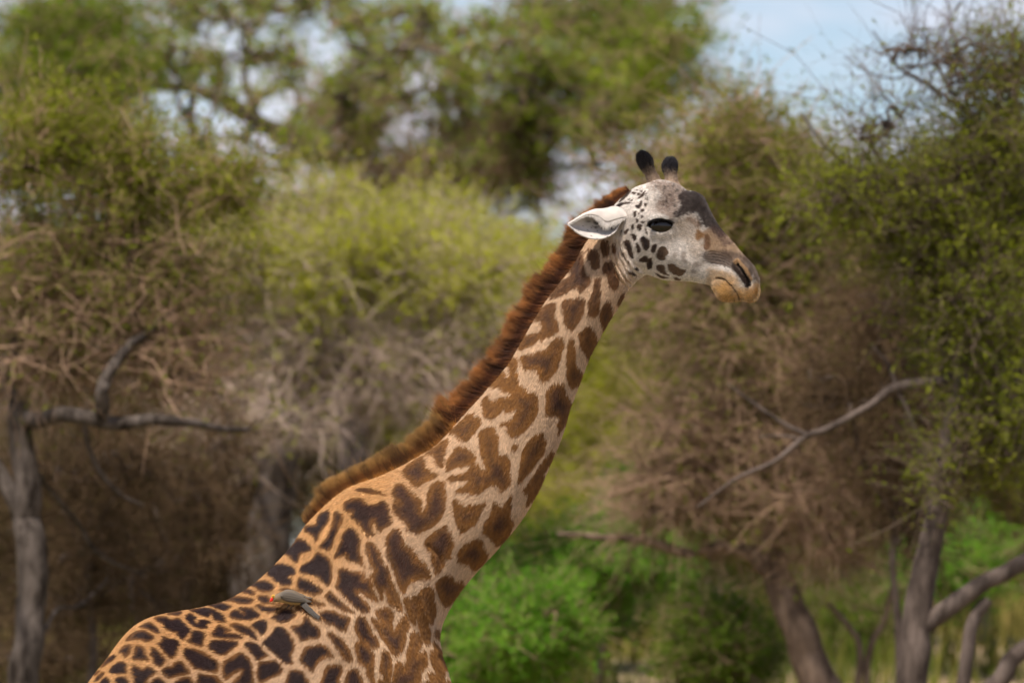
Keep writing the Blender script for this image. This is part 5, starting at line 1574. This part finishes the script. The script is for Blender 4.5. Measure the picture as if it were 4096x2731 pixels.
cc = back_c + (belly_c - back_c) * sstep(-.1, -.75, up_)[:, None]
cc = cc + (head_c - cc) * (sstep(.34, .2, f_) * .8)[:, None]
cc = cc * (.85 + .3 * n1)[:, None]
bird = empty('bird', tuple(sp))
tag(bird, 'small brown oxpecker with red bill clinging to the giraffe\'s back', 'bird')


def bpart(nm, v, f, mat, col=None):
    o = mesh_obj(nm, v, f, mat, bird)
    o.location = -Vector(sp)
    if col is not None:
        add_col(o, col)
    return o


M['feather'] = mat_attr('feather', .6, .25, .3, 500)
bpart('body', V, [q, tri_], M['feather'], np.concatenate([cc, cc[[0]], cc[[-1]]]))


def sheet(nm, up, lo, y0, bulge, col, thick=.0025, parent=None, seed=0, n=10):
    """A curved, thickened feather sheet between two outlines given on the flank."""
    up, lo = spline(np.array([GPX(*p) for p in up]), 6), spline(np.array([GPX(*p) for p in lo]), 6)
    m = len(up)
    k = np.linspace(0, 1, n)[:, None, None]
    G = up[None] + (lo - up)[None] * k
    s_ = np.linspace(0, 1, m)[None]
    Y = BY + y0 - bulge * np.sin(np.pi * (k[..., 0] * .85 + .1)) * (1 - .75 * s_)
    sy_ = np.array([[surf_y(px_, py_)[0][1] for px_, py_ in row] for row in G])
    Y = np.minimum(Y, sy_ - .006)
    W = at(G[..., 0], G[..., 1], 0); W = np.stack([W[..., 0], Y, W[..., 2]], -1)
    a, b = np.meshgrid(np.arange(n - 1), np.arange(m - 1), indexing='ij')
    qq = np.stack([a * m + b, a * m + b + 1, (a + 1) * m + b + 1, (a + 1) * m + b], -1).reshape(-1, 4)
    line = .62 + .6 * (np.sin(k[..., 0] * 26) * .5 + .5) * np.ones((n, m))
    o = bpart(nm, W.reshape(-1, 3), qq, M['feather'], (np.asarray(col) * line[..., None]).reshape(-1, 3))
    so = o.modifiers.new('thickness', 'SOLIDIFY'); so.thickness = thick; so.offset = 0
    return o


sheet('wing', [(1038, 470), (1080, 432), (1160, 428), (1250, 460), (1330, 498), (1432, 548)], [(1045, 500), (1085, 535), (1150, 556), (1250, 562), (1340, 562), (1428, 558)], -.023, .008, (.098, .078, .062))
sheet('wing', [(1080, 410), (1130, 402), (1200, 412), (1290, 450), (1370, 486), (1440, 506)], [(1085, 425), (1140, 420), (1210, 432), (1290, 470), (1360, 500), (1430, 520)], .010, .006, (.14, .112, .09))
for k_, (dx_, dy_, y_) in enumerate([(0, 0, -.004), (-6, 10, .0), (6, -8, .004)]):
    sheet('tail_feather', [(1330 + dx_, 545 + dy_), (1400 + dx_, 620 + dy_), (1470 + dx_, 690 + dy_), (1534 + dx_, 742 + dy_)], [(1275 + dx_, 565 + dy_), (1350 + dx_, 640 + dy_), (1440 + dx_, 715 + dy_), (1522 + dx_, 765 + dy_)], y_, .003, (.066, .055, .048), .002)
bt = np.array([GPX(924, 505), GPX(905, 520), GPX(890, 535), GPX(878, 549)])
bw = spline(np.array([[.0085], [.0072], [.0052], [.001]]), 4)[:, 0]
bp_ = spline(at(bt[:, 0], bt[:, 1], BY), 4)
v, qq = tubes(bp_[None], bw[None], 14)
bpart('bill', v, qq, mat_plain('bill_red', (.75, .02, .012), .35, .4))
for sg in (-1, 1):
    c = at(*GPX(938, 492), BY + sg * .0105)
    tq, pq = np.meshgrid(np.linspace(0, 2 * np.pi, 17)[:-1], np.linspace(.05, np.pi - .05, 9), indexing='ij')

    def ball(rad):
        v = np.stack([np.cos(tq) * np.sin(pq) * rad, np.cos(pq) * rad * .6, np.sin(tq) * np.sin(pq) * rad], -1).reshape(-1, 3)
        a, b = np.meshgrid(np.arange(16), np.arange(8), indexing='ij')
        return v, np.stack([a * 9 + b, ((a + 1) % 16) * 9 + b, ((a + 1) % 16) * 9 + b + 1, a * 9 + b + 1], -1).reshape(-1, 4)
    v, qq = ball(.0062)
    e_ = bpart('eye_ring', v + c + np.array([-.006, 0, .004]), qq, mat_plain('eye_ring_yellow', (.85, .50, .02), .4))
    v, qq = ball(.0036)
    p_ = mesh_obj('pupil', v + c + np.array([-.006, sg * .0028, .004]), qq, M['eye'], e_)
for fx in (1095, 1150):
    foot = np.array([at(*GPX(fx, 565), BY), at(*GPX(fx + 25, 600), BY + .006), at(*GPX(fx - 5, 612), surf_y(*GPX(fx - 5, 612))[0][1])])
    v, qq = tubes(spline(foot, 5)[None], np.linspace(.0035, .002, 11)[None], 8)
    lg = bpart('leg', v, qq, mat_plain('bird_leg', (.09, .07, .06), .6))
    for t_ in (-18, -4, 12):
        tip_ = GPX(fx - 5 + t_, 640)
        p2 = np.array([foot[-1], at(*tip_, surf_y(*tip_)[0][1] - .002)])
        v, qq = tubes(spline(p2, 3)[None], np.linspace(.0018, .0010, 4)[None], 6)
        mesh_obj('toe', v, qq, lg.data.materials[0], lg)
